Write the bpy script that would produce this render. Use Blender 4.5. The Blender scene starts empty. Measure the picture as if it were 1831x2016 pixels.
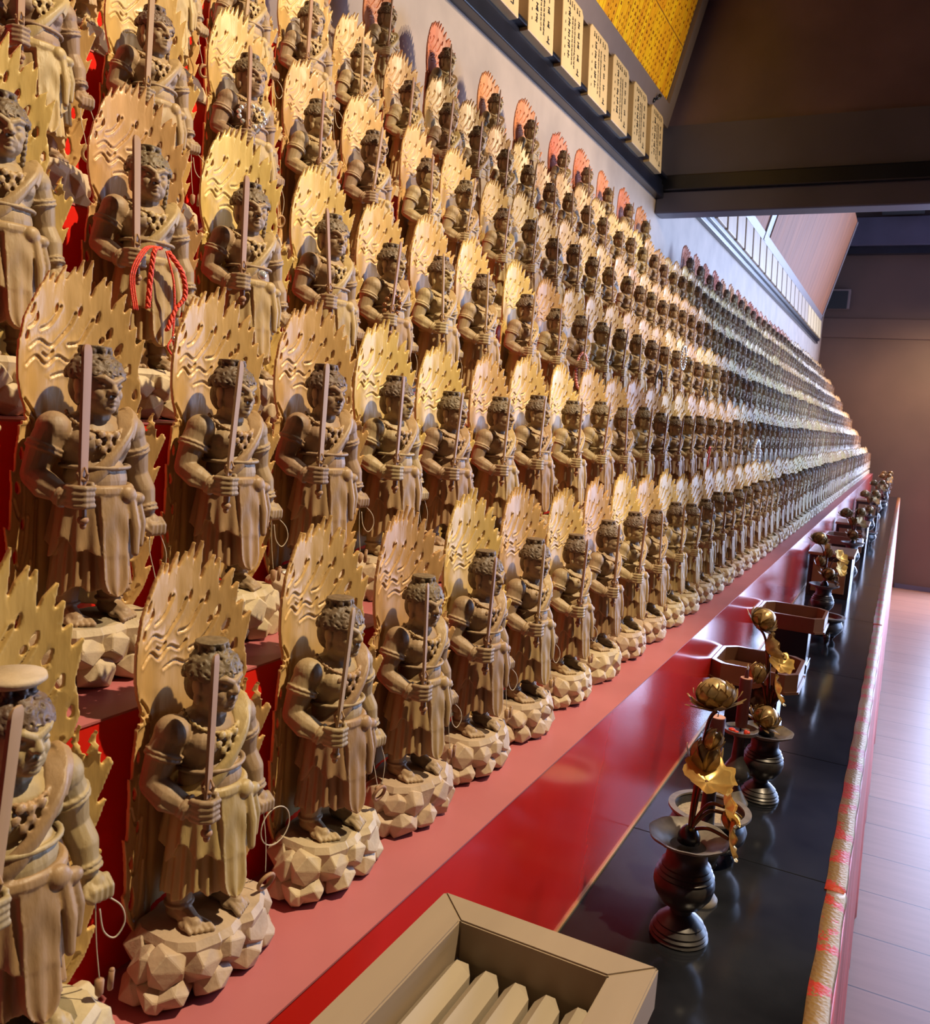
import bpy, bmesh, math, random
from math import sin, cos, pi, radians, sqrt, exp
from mathutils import Vector, Matrix, noise
random.seed(7)
EZ = 1.6                       # eye height: camera-relative heights + EZ = world z
C = bpy.context.scene.collection
SC = bpy.context.scene

# ------------------------------------------------------------------ camera
def make_camera():
    f = 1700.0; cx, cy = 915.5, 1008.0
    y = Vector((1788-cx, -(870-cy), -f)).normalized()
    q = Vector((788-cx, -(870-74-cy), -f))
    z = q.cross(y).normalized()
    if z.y < 0: z = -z
    x = y.cross(z)
    M = Matrix((x, y, z)).to_4x4()           # rows = world axes seen by the camera
    cam = bpy.data.cameras.new('camera')
    cam.sensor_fit = 'HORIZONTAL'; cam.sensor_width = 36; cam.lens = 36*f/1831
    cam.clip_start = 0.02; cam.clip_end = 60
    cam.dof.use_dof = True; cam.dof.focus_distance = 0.95; cam.dof.aperture_fstop = 34
    o = bpy.data.objects.new('camera', cam); C.objects.link(o)
    o.matrix_world = Matrix.Translation((0, 0, EZ)) @ M
    SC.camera = o
make_camera()
SC.view_settings.view_transform = 'Standard'
SC.view_settings.look = 'None'
SC.view_settings.exposure = 0.0
SC.view_settings.gamma = 1.0
SC.view_settings.use_curve_mapping = False

# ------------------------------------------------------------------ world and lights
w = bpy.data.worlds.new('world'); SC.world = w; w.use_nodes = True
w.node_tree.nodes['Background'].inputs[0].default_value = (0.55, 0.7, 1.0, 1)
w.node_tree.nodes["Background"].inputs[1].default_value = 0.4

def spot(x, y, z, tx, ty, tz, power, col, size=75, rad=0.03, blend=0.6):
    l = bpy.data.lights.new('ceiling_or_fill_spot', 'SPOT'); l.energy = power; l.color = col
    l.spot_size = radians(size); l.spot_blend = blend; l.shadow_soft_size = rad
    o = bpy.data.objects.new('ceiling_or_fill_spot', l); C.objects.link(o)
    o.location = (x, y, z+EZ)
    o.rotation_euler = (Vector((tx, ty, tz))-Vector((x, y, z))).to_track_quat('-Z', 'Y').to_euler()
def area(x, y, z, d, sx, sy, power, col):
    l = bpy.data.lights.new('daylight', 'AREA'); l.energy = power; l.color = col
    l.shape = 'RECTANGLE'; l.size = sx; l.size_y = sy
    o = bpy.data.objects.new('daylight', l); C.objects.link(o)
    o.location = (x, y, z+EZ)
    o.rotation_euler = Vector(d).to_track_quat('-Z', 'Z').to_euler()
WARM = (1.0, 0.80, 0.52); WARM2 = (1.0, 0.80, 0.58); DAY = (0.30, 0.57, 1.0)
spot(0.55, 0.85, 1.55, -0.5, 0.45, -0.05, 245, WARM, 80, 0.02)
spot(0.75, 2.25, 1.35, -0.85, 1.9, 0.3, 105, WARM2, 80, 0.02)
spot(0.95, 2.5, 1.12, -0.95, 2.4, 0.95, 105, WARM, 75, 0.02)
spot(0.55, 5.6, 1.4, -0.5, 5.8, -0.2, 48, (1.0, 0.72, 0.58), 85, 0.1, 1.0)  # added fill to warm the far figures, no lamp known beyond the partition
spot(0.5, 8.9, 1.2, 0.0, 10.5, -0.6, 210, (1.0, 0.62, 0.30), 115, 0.1, 1.0)
spot(1.2, 2.6, 1.3, 0.5, 3.0, -1.6, 85, (1.0, 0.86, 0.76), 80)  # added fill to warm and brighten the near floor, no known lamp
area(2.15, 4.6, 0.15, (-1, -0.15, -0.1), 2.4, 2.0, 170, (0.40, 0.58, 1.0))
area(2.15, 8.3, 0.15, (-1, -0.1, -0.45), 2.6, 2.0, 60, (0.55, 0.62, 1.0))
area(1.40, 10.50, 0.40, (0, -1, 0), 1.5, 3.9, 430, (0.52, 0.64, 1.0))

# ------------------------------------------------------------------ materials
def new_mat(name):
    m = bpy.data.materials.new(name); m.use_nodes = True
    nt = m.node_tree; b = nt.nodes['Principled BSDF']
    return m, nt, b
def simple(name, col, rough=0.5, metal=0.0, noise_amt=0.0, nscale=20, bump=0.0, bscale=60, coat=0.0, stretch=(1,1,1), rnd=0.0, col2=None, spec=None):
    m, nt, b = new_mat(name); N = nt.nodes; L = nt.links
    b.inputs['Roughness'].default_value = rough; b.inputs['Metallic'].default_value = metal
    b.inputs['Coat Weight'].default_value = coat
    b.inputs['Coat Roughness'].default_value = 0.13
    if spec is not None: b.inputs['Specular IOR Level'].default_value = spec
    tc = N.new('ShaderNodeTexCoord'); mp = N.new('ShaderNodeMapping'); mp.inputs['Scale'].default_value = stretch
    L.new(tc.outputs['Object'], mp.inputs[0])
    nz = N.new('ShaderNodeTexNoise'); nz.inputs['Scale'].default_value = nscale; nz.inputs['Detail'].default_value = 5
    L.new(mp.outputs[0], nz.inputs['Vector'])
    r = N.new('ShaderNodeValToRGB'); c = Vector(col[:3])
    lo = c*(1-noise_amt); hi = (Vector(col2[:3]) if col2 else c*(1+noise_amt))
    r.color_ramp.elements[0].position = 0.3; r.color_ramp.elements[1].position = 0.7
    r.color_ramp.elements[0].color = (*lo, 1); r.color_ramp.elements[1].color = (*hi, 1)
    L.new(nz.outputs['Fac'], r.inputs[0])
    out = r.outputs[0]
    if rnd > 0:
        oi = N.new('ShaderNodeObjectInfo'); mr = N.new('ShaderNodeMapRange')
        mr.inputs['To Min'].default_value = 1-rnd; mr.inputs['To Max'].default_value = 1+rnd
        hs = N.new('ShaderNodeHueSaturation')
        L.new(oi.outputs['Random'], mr.inputs['Value']); L.new(mr.outputs[0], hs.inputs['Value'])
        m2 = N.new('ShaderNodeMath'); m2.operation = 'MULTIPLY_ADD'; m2.inputs[1].default_value = 0.03; m2.inputs[2].default_value = 0.485
        L.new(oi.outputs['Random'], m2.inputs[0]); L.new(m2.outputs[0], hs.inputs['Hue'])
        L.new(out, hs.inputs['Color']); out = hs.outputs[0]
    L.new(out, b.inputs['Base Color'])
    if bump > 0:
        n2 = N.new('ShaderNodeTexNoise'); n2.inputs['Scale'].default_value = bscale; n2.inputs['Detail'].default_value = 4
        L.new(mp.outputs[0], n2.inputs['Vector'])
        bp = N.new('ShaderNodeBump'); bp.inputs['Strength'].default_value = bump; bp.inputs['Distance'].default_value = 0.002
        L.new(n2.outputs['Fac'], bp.inputs['Height']); L.new(bp.outputs[0], b.inputs['Normal'])
    return m
M = {}
M['body'] = simple('camphor_wood', (0.33, 0.225, 0.12), 0.55, noise_amt=0.22, nscale=60, bump=0.35, bscale=180, stretch=(1,1,0.3), rnd=0.14)
M['robe'] = simple('robe_wood', (0.38, 0.25, 0.115), 0.5, noise_amt=0.22, nscale=60, bump=0.35, bscale=180, stretch=(1,1,0.25), rnd=0.14)
M['hair'] = simple('shaded_stained_wood', (0.14, 0.088, 0.05), 0.55, noise_amt=0.3, nscale=120, bump=0.4, bscale=300, rnd=0.15)  # darker colour takes in shade on the heads as well as handling stain
M['halo'] = simple('halo_wood', (0.60, 0.38, 0.14), 0.38, noise_amt=0.16, nscale=50, bump=0.3, bscale=120, stretch=(1,1,0.2), rnd=0.12)
M['rock'] = simple('rock_wood', (0.48, 0.365, 0.23), 0.6, noise_amt=0.15, nscale=60, bump=0.3, bscale=160, rnd=0.10)
M['sword'] = simple('sword_wood', (0.31, 0.17, 0.08), 0.62, noise_amt=0.15, nscale=80, bump=0.15, stretch=(1,1,0.1), rnd=0.12)
M['redhalo'] = simple('russet_halo_wood', (0.66, 0.22, 0.09), 0.5, noise_amt=0.2, nscale=50, bump=0.3, bscale=120, stretch=(1,1,0.2), rnd=0.1)
M['string'] = simple('pale_string', (0.5, 0.42, 0.3), 0.6)
M['brass_wire'] = simple('brass_wire', (0.75, 0.5, 0.2), 0.25, metal=1.0)
M['red'] = simple('red_lacquer', (0.72, 0.020, 0.012), 0.24, noise_amt=0.12, nscale=5, coat=1.0, bump=0.05, bscale=14)
M['redtop'] = simple('dust_and_sheen_red', (0.42, 0.125, 0.13), 0.45, noise_amt=0.08, nscale=9)  # salmon tone holds a dust film and reflected light painted in together
M['black'] = simple('black_granite', (0.012, 0.013, 0.016), 0.13, noise_amt=0.5, nscale=9, bump=0.03, bscale=8)
M['bronze'] = simple('dark_bronze', (0.060, 0.054, 0.052), 0.34, metal=0.5, noise_amt=0.35, nscale=50)
M['dusty_bronze'] = simple('dusty_bronze', (0.17, 0.145, 0.12), 0.5, metal=0.2, noise_amt=0.3, nscale=70)
M['gilt'] = simple('tarnished_gilt', (0.46, 0.31, 0.14), 0.36, metal=0.5, noise_amt=0.35, nscale=60)
M['giltbright'] = simple('bright_gilt', (0.80, 0.56, 0.20), 0.35, metal=0.75, noise_amt=0.12, nscale=60)
M['stem'] = simple('copper_stem', (0.11, 0.045, 0.02), 0.3, metal=0.6, noise_amt=0.3, nscale=90)
M['candle'] = simple('dark_red_candle', (0.045, 0.006, 0.005), 0.5)
M['wax'] = simple('pink_wax', (0.55, 0.28, 0.22), 0.5)
M['redwax'] = simple('red_wax', (0.65, 0.05, 0.02), 0.4)
M['ash'] = simple('grey_ash', (0.30, 0.24, 0.17), 0.9, noise_amt=0.3, nscale=300, bump=0.3, bscale=500)
M['traywood'] = simple('tray_wood', (0.20, 0.09, 0.045), 0.3, noise_amt=0.15, nscale=20, stretch=(1,0.2,1), coat=0.2)
M['darkwood'] = simple('black_lacquer_wood', (0.022, 0.013, 0.010), 0.2, coat=0.4)
M['cabwood'] = simple('cabinet_wood', (0.22, 0.11, 0.05), 0.4, noise_amt=0.15, nscale=20)
M['boxwood'] = simple('offering_box_wood', (0.30, 0.222, 0.15), 0.5, noise_amt=0.13, nscale=14, stretch=(1,0.12,1), bump=0.12, bscale=90)
M['slat'] = simple('offering_slat_wood', (0.40, 0.32, 0.225), 0.6, noise_amt=0.12, nscale=20, stretch=(1,0.12,1), bump=0.15, bscale=90)
M['plaster'] = simple('pale_plaster', (0.42, 0.325, 0.255), 0.6, noise_amt=0.14, nscale=7, bump=0.1, bscale=40)
M['blackwood'] = simple('black_beam', (0.008, 0.009, 0.016), 0.3, noise_amt=0.3, nscale=10)
M['slate'] = simple('slate_brown_board', (0.085, 0.080, 0.125), 0.35, noise_amt=0.12, nscale=4)
M['brownpanel'] = simple('varnished_brown_panel', (0.155, 0.105, 0.145), 0.3, noise_amt=0.35, nscale=2.2, coat=0.2)
M['wallpanel'] = simple('brown_wall_panel', (0.105, 0.062, 0.048), 0.5, noise_amt=0.12, nscale=2)
M['plaque'] = simple('plaque_wood', (0.72, 0.50, 0.24), 0.45, noise_amt=0.08, nscale=12, stretch=(1,1,0.15))
M['farplaque'] = simple('far_plaque_wood', (0.50, 0.35, 0.22), 0.45, noise_amt=0.1, nscale=12, stretch=(1,1,0.15))  # less yellow wood tone for most plaques beyond the beam
M['plaqueside'] = simple('plaque_side_wood', (0.36, 0.16, 0.05), 0.5, noise_amt=0.12, nscale=12, stretch=(1,1,0.15))
M['slip'] = simple('amber_name_slip', (0.95, 0.47, 0.012), 0.4, noise_amt=0.1, nscale=14, stretch=(1,4,0.1), rnd=0.10)
M['ink'] = simple('black_ink', (0.02, 0.015, 0.012), 0.6)
M['redink'] = simple('red_brown_ink', (0.28, 0.03, 0.01), 0.6)
M['frame'] = simple('grey_board_frame', (0.20, 0.15, 0.14), 0.45, noise_amt=0.05)
M['ceilboard'] = simple('warm_ceiling_board', (0.27, 0.085, 0.025), 0.7, noise_amt=0.3, nscale=6, stretch=(1,6,0.3))
M['cord'] = simple('red_cord', (0.80, 0.06, 0.015), 0.5, bump=0.6, bscale=900)
M['pinkbead'] = simple('pink_bead', (0.85, 0.33, 0.30), 0.25, coat=0.5)
M['pearl'] = simple('pearl_bead', (0.75, 0.78, 0.80), 0.12, coat=0.8)
M['crystal'] = simple('crystal_bead', (0.80, 0.82, 0.85), 0.06, metal=0.6)
M['amber'] = simple('brown_bead', (0.20, 0.07, 0.02), 0.12, coat=0.8)
M['blackbead'] = simple('black_bead', (0.012, 0.012, 0.014), 0.2)
M['violet'] = simple('violet_silk', (0.16, 0.10, 0.26), 0.5)
M['china'] = simple('white_china', (0.8, 0.78, 0.74), 0.25, coat=0.5)
M['coin'] = simple('silver_coin', (0.7, 0.7, 0.68), 0.25, metal=0.9)
M['paper'] = simple('grey_paper', (0.5, 0.5, 0.5), 0.7)
M['ventgrey'] = simple('speaker_black', (0.015, 0.018, 0.02), 0.6)

def floor_mat():
    m, nt, b = new_mat('plank_floor'); N = nt.nodes; L = nt.links
    tc = N.new('ShaderNodeTexCoord'); mp = N.new('ShaderNodeMapping'); mp.inputs['Location'].default_value = (0.35, -0.225, 0)
    L.new(tc.outputs['Object'], mp.inputs[0])
    br = N.new('ShaderNodeTexBrick'); br.inputs['Scale'].default_value = 1.0
    br.inputs['Brick Width'].default_value = 2.4; br.inputs['Row Height'].default_value = 0.3065
    br.inputs['Mortar Size'].default_value = 0.0028; br.inputs['Mortar Smooth'].default_value = 0.2
    br.inputs['Color1'].default_value = (0.34, 0.19, 0.135, 1); br.inputs['Color2'].default_value = (0.38, 0.215, 0.15, 1)
    br.inputs['Mortar'].default_value = (0.07, 0.045, 0.045, 1); br.offset = 0.37
    L.new(mp.outputs[0], br.inputs['Vector'])
    mp2 = N.new('ShaderNodeMapping'); mp2.inputs['Scale'].default_value = (1.5, 14, 1); L.new(tc.outputs['Object'], mp2.inputs[0])
    nz = N.new('ShaderNodeTexNoise'); nz.inputs['Scale'].default_value = 2.2; nz.inputs['Detail'].default_value = 6; L.new(mp2.outputs[0], nz.inputs['Vector'])
    mx = N.new('ShaderNodeMix'); mx.data_type = 'RGBA'; mx.blend_type = 'MULTIPLY'; mx.inputs[0].default_value = 0.5
    rr = N.new('ShaderNodeValToRGB'); rr.color_ramp.elements[0].color = (0.78, 0.76, 0.74, 1); rr.color_ramp.elements[1].color = (1.08, 1.08, 1.08, 1)
    rr.color_ramp.elements[0].position = 0.3; rr.color_ramp.elements[1].position = 0.7
    L.new(nz.outputs['Fac'], rr.inputs[0]); L.new(br.outputs['Color'], mx.inputs[6]); L.new(rr.outputs[0], mx.inputs[7])
    L.new(mx.outputs[2], b.inputs['Base Color']); b.inputs['Roughness'].default_value = 0.38; b.inputs['Specular IOR Level'].default_value = 0.22
    return m
M['floor'] = floor_mat()

def brocade_mat():
    m, nt, b = new_mat('gold_red_brocade'); N = nt.nodes; L = nt.links
    tc = N.new('ShaderNodeTexCoord')
    wv = N.new('ShaderNodeTexWave'); wv.bands_direction = 'Y'; wv.inputs['Scale'].default_value = 3.2; wv.inputs['Distortion'].default_value = 5.0
    wv.inputs['Detail'].default_value = 2; wv.inputs['Detail Scale'].default_value = 6
    L.new(tc.outputs['Object'], wv.inputs['Vector'])
    vo = N.new('ShaderNodeTexVoronoi'); vo.inputs['Scale'].default_value = 190; L.new(tc.outputs['Object'], vo.inputs['Vector'])
    nz = N.new('ShaderNodeTexNoise'); nz.inputs['Scale'].default_value = 320; L.new(tc.outputs['Object'], nz.inputs['Vector'])
    ad = N.new('ShaderNodeMath'); ad.operation = 'ADD'; L.new(wv.outputs['Fac'], ad.inputs[0])
    mu = N.new('ShaderNodeMath'); mu.operation = 'MULTIPLY'; mu.inputs[1].default_value = 1.5; L.new(nz.outputs['Fac'], mu.inputs[0]); L.new(mu.outputs[0], ad.inputs[1])
    r = N.new('ShaderNodeValToRGB'); r.color_ramp.interpolation = 'CONSTANT'
    r.color_ramp.elements[0].color = (0.50, 0.045, 0.02, 1); r.color_ramp.elements[1].position = 0.99; r.color_ramp.elements[1].color = (0.34, 0.205, 0.06, 1)
    L.new(ad.outputs[0], r.inputs[0])
    mx = N.new('ShaderNodeMix'); mx.data_type = 'RGBA'; mx.blend_type = 'MULTIPLY'; mx.inputs[0].default_value = 0.45
    L.new(r.outputs[0], mx.inputs[6]); L.new(vo.outputs['Distance'], mx.inputs[7])
    hs = N.new('ShaderNodeMix'); hs.data_type = 'RGBA'; hs.inputs[0].default_value = 0.35
    L.new(r.outputs[0], hs.inputs[6]); L.new(mx.outputs[2], hs.inputs[7])
    L.new(hs.outputs[2], b.inputs['Base Color']); b.inputs['Roughness'].default_value = 0.5
    gm = N.new('ShaderNodeMath'); gm.operation = 'GREATER_THAN'; gm.inputs[1].default_value = 0.99; L.new(ad.outputs[0], gm.inputs[0])
    g2 = N.new('ShaderNodeMath'); g2.operation = 'MULTIPLY'; g2.inputs[1].default_value = 0.4; L.new(gm.outputs[0], g2.inputs[0]); L.new(g2.outputs[0], b.inputs['Metallic'])
    bp = N.new('ShaderNodeBump'); bp.inputs['Strength'].default_value = 0.6; bp.inputs['Distance'].default_value = 0.001
    L.new(vo.outputs['Distance'], bp.inputs['Height']); L.new(bp.outputs[0], b.inputs['Normal'])
    return m
M['brocade'] = brocade_mat()
M['redcloth'] = simple('red_brocade_cloth', (0.55, 0.05, 0.035), 0.35, noise_amt=0.35, nscale=40, stretch=(1,1,0.1), bump=0.7, bscale=70)

# ------------------------------------------------------------------ mesh helpers
def link(name, me, mat=None, parent=None, loc=None):
    if mat is not None and not me.materials: me.materials.append(mat)
    o = bpy.data.objects.new(name, me); C.objects.link(o)
    if parent: o.parent = parent
    if loc: o.location = loc
    return o
def to_mesh(bm, name, smooth=False, angle=None):
    me = bpy.data.meshes.new(name)
    bmesh.ops.recalc_face_normals(bm, faces=bm.faces[:])
    for f in bm.faces: f.smooth = smooth
    if smooth and angle:
        for e in bm.edges:
            if len(e.link_faces) == 2 and e.calc_face_angle(0) > angle: e.smooth = False
    bm.to_mesh(me); bm.free(); return me
def tag(o, label, cat, group=None):
    o['label'] = label; o['category'] = cat
    if group: o['group'] = group
def empty(name, loc, label, cat, group=None, rz=0):
    o = bpy.data.objects.new(name, None); C.objects.link(o); o.location = loc; o.rotation_euler = (0, 0, rz); o.empty_display_size = 0.03
    tag(o, label, cat, group); return o
def box(bm, a, b, bevel=0.0):
    r = bmesh.ops.create_cube(bm, size=1.0)
    vs = r['verts']
    for v in vs:
        v.co = Vector([(a[i]+b[i])/2 + v.co[i]*(b[i]-a[i]) for i in range(3)])
    if bevel > 0:
        es = list({e for v in vs for e in v.link_edges})
        bmesh.ops.bevel(bm, geom=es, offset=bevel, segments=2, affect='EDGES', profile=0.5)
def ell(bm, c, r, rot=None, u=16, v=12):
    m = Matrix.Translation(c) @ (rot.to_4x4() if rot else Matrix.Identity(4)) @ Matrix.Diagonal((*r, 1))
    bmesh.ops.create_uvsphere(bm, u_segments=u, v_segments=v, radius=1, matrix=m)
def cap(bm, a, b, r1, r2, seg=12):
    a = Vector(a); b = Vector(b); d = b-a; L = d.length
    if L > 1e-6:
        q = d.to_track_quat('Z', 'Y').to_matrix().to_4x4()
        bmesh.ops.create_cone(bm, cap_ends=True, segments=seg, radius1=r1, radius2=r2, depth=L, matrix=Matrix.Translation((a+b)/2) @ q)
    ell(bm, a, (r1,)*3, u=seg, v=8); ell(bm, b, (r2,)*3, u=seg, v=8)
def chain(bm, pts, rs, seg=10):
    for i in range(len(pts)-1): cap(bm, pts[i], pts[i+1], rs[i], rs[i+1], seg)
def tube(bm, pts, r, seg=8, closed=False, flat=1.0):
    pts = [Vector(p) for p in pts]; n = len(pts); rings = []
    up = Vector((0.13, 0.21, 0.97)).normalized()
    for i, p in enumerate(pts):
        if closed: t = pts[(i+1) % n]-pts[i-1]
        else: t = pts[min(i+1, n-1)]-pts[max(i-1, 0)]
        t.normalize(); s = t.cross(up)
        if s.length < 0.05: s = t.cross(Vector((1, 0, 0)))
        s.normalize(); u2 = s.cross(t)
        rr = r[i] if isinstance(r, (list, tuple)) else r
        rings.append([bm.verts.new(p + s*cos(2*pi*k/seg)*rr + u2*sin(2*pi*k/seg)*rr*flat) for k in range(seg)])
    m = n if closed else n-1
    for i in range(m):
        A = rings[i]; B = rings[(i+1) % n]
        for k in range(seg): bm.faces.new((A[k], A[(k+1) % seg], B[(k+1) % seg], B[k]))
    if not closed:
        bm.faces.new(rings[0][::-1]); bm.faces.new(rings[-1])
def lathe(bm, prof, seg=32, c=(0, 0, 0), wob=None):
    ring_only = prof[0] == prof[-1]
    rings = []
    for (r, z) in prof:
        rings.append([bm.verts.new((c[0]+max(r, 1e-5)*cos(2*pi*k/seg)*(wob(k/seg, r, z) if wob else 1), c[1]+max(r, 1e-5)*sin(2*pi*k/seg)*(wob(k/seg, r, z) if wob else 1), c[2]+z)) for k in range(seg)])
    for i in range(len(rings)-1):
        for k in range(seg): bm.faces.new((rings[i][k], rings[i][(k+1) % seg], rings[i+1][(k+1) % seg], rings[i+1][k]))
    if ring_only: bmesh.ops.remove_doubles(bm, verts=rings[0]+rings[-1], dist=1e-6); return
    bm.faces.new(rings[0][::-1]); bm.faces.new(rings[-1])
def catmull(P, n=8):
    P = [Vector(p) for p in P]; out = []
    for i in range(len(P)-1):
        p0 = P[max(i-1, 0)]; p1 = P[i]; p2 = P[i+1]; p3 = P[min(i+2, len(P)-1)]
        for k in range(n):
            t = k/n
            out.append(0.5*((2*p1)+(-p0+p2)*t+(2*p0-5*p1+4*p2-p3)*t*t+(-p0+3*p1-3*p2+p3)*t**3))
    out.append(P[-1]); return out
def evaluate(me, mods, name):
    o = bpy.data.objects.new('tmp', me); C.objects.link(o)
    for t, kw in mods:
        md = o.modifiers.new(t, t)
        for k, v in kw.items(): setattr(md, k, v)
    dg = bpy.context.evaluated_depsgraph_get(); dg.update()
    r = bpy.data.meshes.new_from_object(o.evaluated_get(dg))
    bpy.data.objects.remove(o); r.name = name
    return r
def remeshed(bm, name, voxel, ratio, smooth=2):
    me = bpy.data.meshes.new(name)
    bmesh.ops.recalc_face_normals(bm, faces=bm.faces[:])
    bm.to_mesh(me); bm.free()
    r = evaluate(me, [('REMESH', dict(mode='VOXEL', voxel_size=voxel, use_smooth_shade=True)),
                      ('SMOOTH', dict(iterations=smooth, factor=0.5)),
                      ('DECIMATE', dict(ratio=ratio))], name)
    return r
def scale_mesh(me, s=0.01):
    me.transform(Matrix.Scale(s, 4)); return me
def decimated(me, ratio, name):
    c = me.copy()
    r = evaluate(c, [('DECIMATE', dict(ratio=ratio))], name)
    return r

# ------------------------------------------------------------------ the setting
def S_box(name, a, b, mat, bevel=0.0):
    bm = bmesh.new(); box(bm, (a[0], a[1], a[2]+EZ), (b[0], b[1], b[2]+EZ), bevel)
    o = link(name, to_mesh(bm, name), mat); o['kind'] = 'structure'; return o
def S_boxes(name, lst, mat, bevel=0.0):
    bm = bmesh.new()
    for a, b in lst: box(bm, (a[0], a[1], a[2]+EZ), (b[0], b[1], b[2]+EZ), bevel)
    o = link(name, to_mesh(bm, name), mat); o['kind'] = 'structure'; return o
YF = 10.55
S_box('floor', (-1.2, -2.0, -1.65), (2.3, YF+0.1, -1.60), M['floor'])
S_box('ceiling', (-1.2, -2.0, 2.60), (2.3, YF+0.1, 2.68), M['slate'])
S_box('wall_left', (-1.10, -2.0, -1.6), (-1.00, YF, 2.6), M['plaster'])
S_box('wall_back', (-1.1, -2.1, -1.6), (2.3, -2.0, 2.6), M['wallpanel'])
# right wall with two daylit openings beyond the hanging partition
S_boxes('wall_right', [((2.2, -2.0, -1.6), (2.3, 3.2, 2.6)), ((2.2, 3.2, 1.2), (2.3, YF, 2.6)), ((2.2, 3.2, -1.6), (2.3, YF, -0.9)),
                       ((2.2, 5.95, -0.9), (2.3, 6.95, 1.2)), ((2.2, 9.65, -0.9), (2.3, YF, 1.2))], M['wallpanel'])
# far wall with its doorway (right, outside the frame)
S_boxes('wall_far', [((-1.1, YF, -1.6), (0.62, YF+0.1, 2.6)), ((2.18, YF, -1.6), (2.3, YF+0.1, 2.6)), ((0.62, YF, 2.38), (2.18, YF+0.1, 2.6))], M['wallpanel'])
S_boxes('trim_4', [((-1.0, YF-0.035, 1.09), (0.56, YF, 1.30))], M['wallpanel'], 0.004)
S_boxes('trim_5', [((-1.0, YF-0.16, 2.06), (0.56, YF, 2.35))], M['slate'], 0.004)
S_box('trim_6', (-1.0, YF-0.10, 1.98), (0.56, YF-0.001, 2.06), M['blackwood'])
S_box('baseboard_far', (0.05, YF-0.02, -1.6), (0.58, YF, -1.55), M['slate'])
# hanging partition across the room
YB = 3.46
S_box('trim_1', (-1.0, YB, 0.822), (2.2, YB+0.10, 0.905), M['slate'], 0.006)
S_boxes('trim_2', [((-1.0, YB-0.02, 0.903), (2.2, YB+0.12, 0.962)), ((-1.0, YB-0.01, 0.925), (2.2, YB-0.005, 0.93))], M['blackwood'], 0.005)
S_box('trim_3', (-1.0, YB+0.005, 0.960), (2.2, YB+0.11, 1.152), M['slate'])
S_box('wall_partition', (-1.0, YB+0.03, 1.15), (2.2, YB+0.10, 2.6), M['brownpanel'])
# plaque rails on the left wall
S_boxes('trim_7', [((-1.0, -0.5, 0.878), (-0.968, YB, 0.925)), ((-1.0, -0.5, 0.925), (-0.975, YB, 0.948)), ((-1.0, -0.5, 0.945), (-0.955, YB, 0.957))], M['blackwood'], 0.003)
S_boxes('trim_8', [((-1.0, YB+0.1, 0.958), (-0.975, YF-0.6, 0.985)), ((-1.0, YB+0.1, 0.985), (-0.96, YF-0.6, 1.01))], M['blackwood'], 0.003)

# ------------------------------------------------------------------ red tiers (one built-in altar, one step each)
TX = lambda k: -(0.298+0.11*(k-1))
TZ = lambda k: -0.37+0.171*(k-1)
YE = 10.40
for k in range(1, 7):
    xb = TX(k+1)-0.002 if k < 6 else -1.0
    zb = -1.6 if k == 1 else TZ(k-1)
    bm = bmesh.new()
    box(bm, (xb, -0.4, zb+EZ), (TX(k), YE, TZ(k)-0.0015+EZ))
    st = link('altar_step', to_mesh(bm, 'altar_step'), M['red'])
    st['kind'] = 'structure'; st.name = 'trim_%d' % (8+k)
    bm = bmesh.new(); box(bm, (xb, -0.4, TZ(k)-0.0015+EZ), (TX(k)+0.0008, YE, TZ(k)+EZ))
    tp = link('step_top', to_mesh(bm, 'step_top'), M['redtop'], st); tp['label'] = 'salmon tread of the step, dust and reflection in its colour'
S_box('trim_15', (-1.0, YE, -1.6), (-0.30, YF, -0.37), M['slate'])
S_box('trim_16', (-0.298, -0.4, -0.6), (-0.2955, YE, -0.597), simple('gold_edge_strip', (0.5, 0.33, 0.15), 0.35, metal=0.6))

# ------------------------------------------------------------------ black offering ledge
led = empty('offering_ledge', (-0.15, 4.5, 0), 'long polished black stone ledge in front of the red altar steps', 'ledge')
def slab(y0, y1):
    bm = bmesh.new(); box(bm, (-0.2975+0.15, y0-4.5, -0.63+EZ), (-0.022+0.15, y1-4.5, -0.60+EZ), 0.0008)
    link('stone_slab', to_mesh(bm, 'stone_slab'), M['black'], led)
ys = [-0.4, 0.75, 1.225, 1.70, 2.35, 3.12, 3.92, 4.75, 5.6, 6.5, 7.4, 8.3, 9.2, YE]
for a, b in zip(ys, ys[1:]): slab(a, b-0.0012)
bm = bmesh.new(); box(bm, (-0.29+0.15, -0.4-4.5, 0.001), (-0.03+0.15, YE-4.5, -0.63+EZ)); link('plinth', to_mesh(bm, 'plinth'), M['darkwood'], led)
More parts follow.
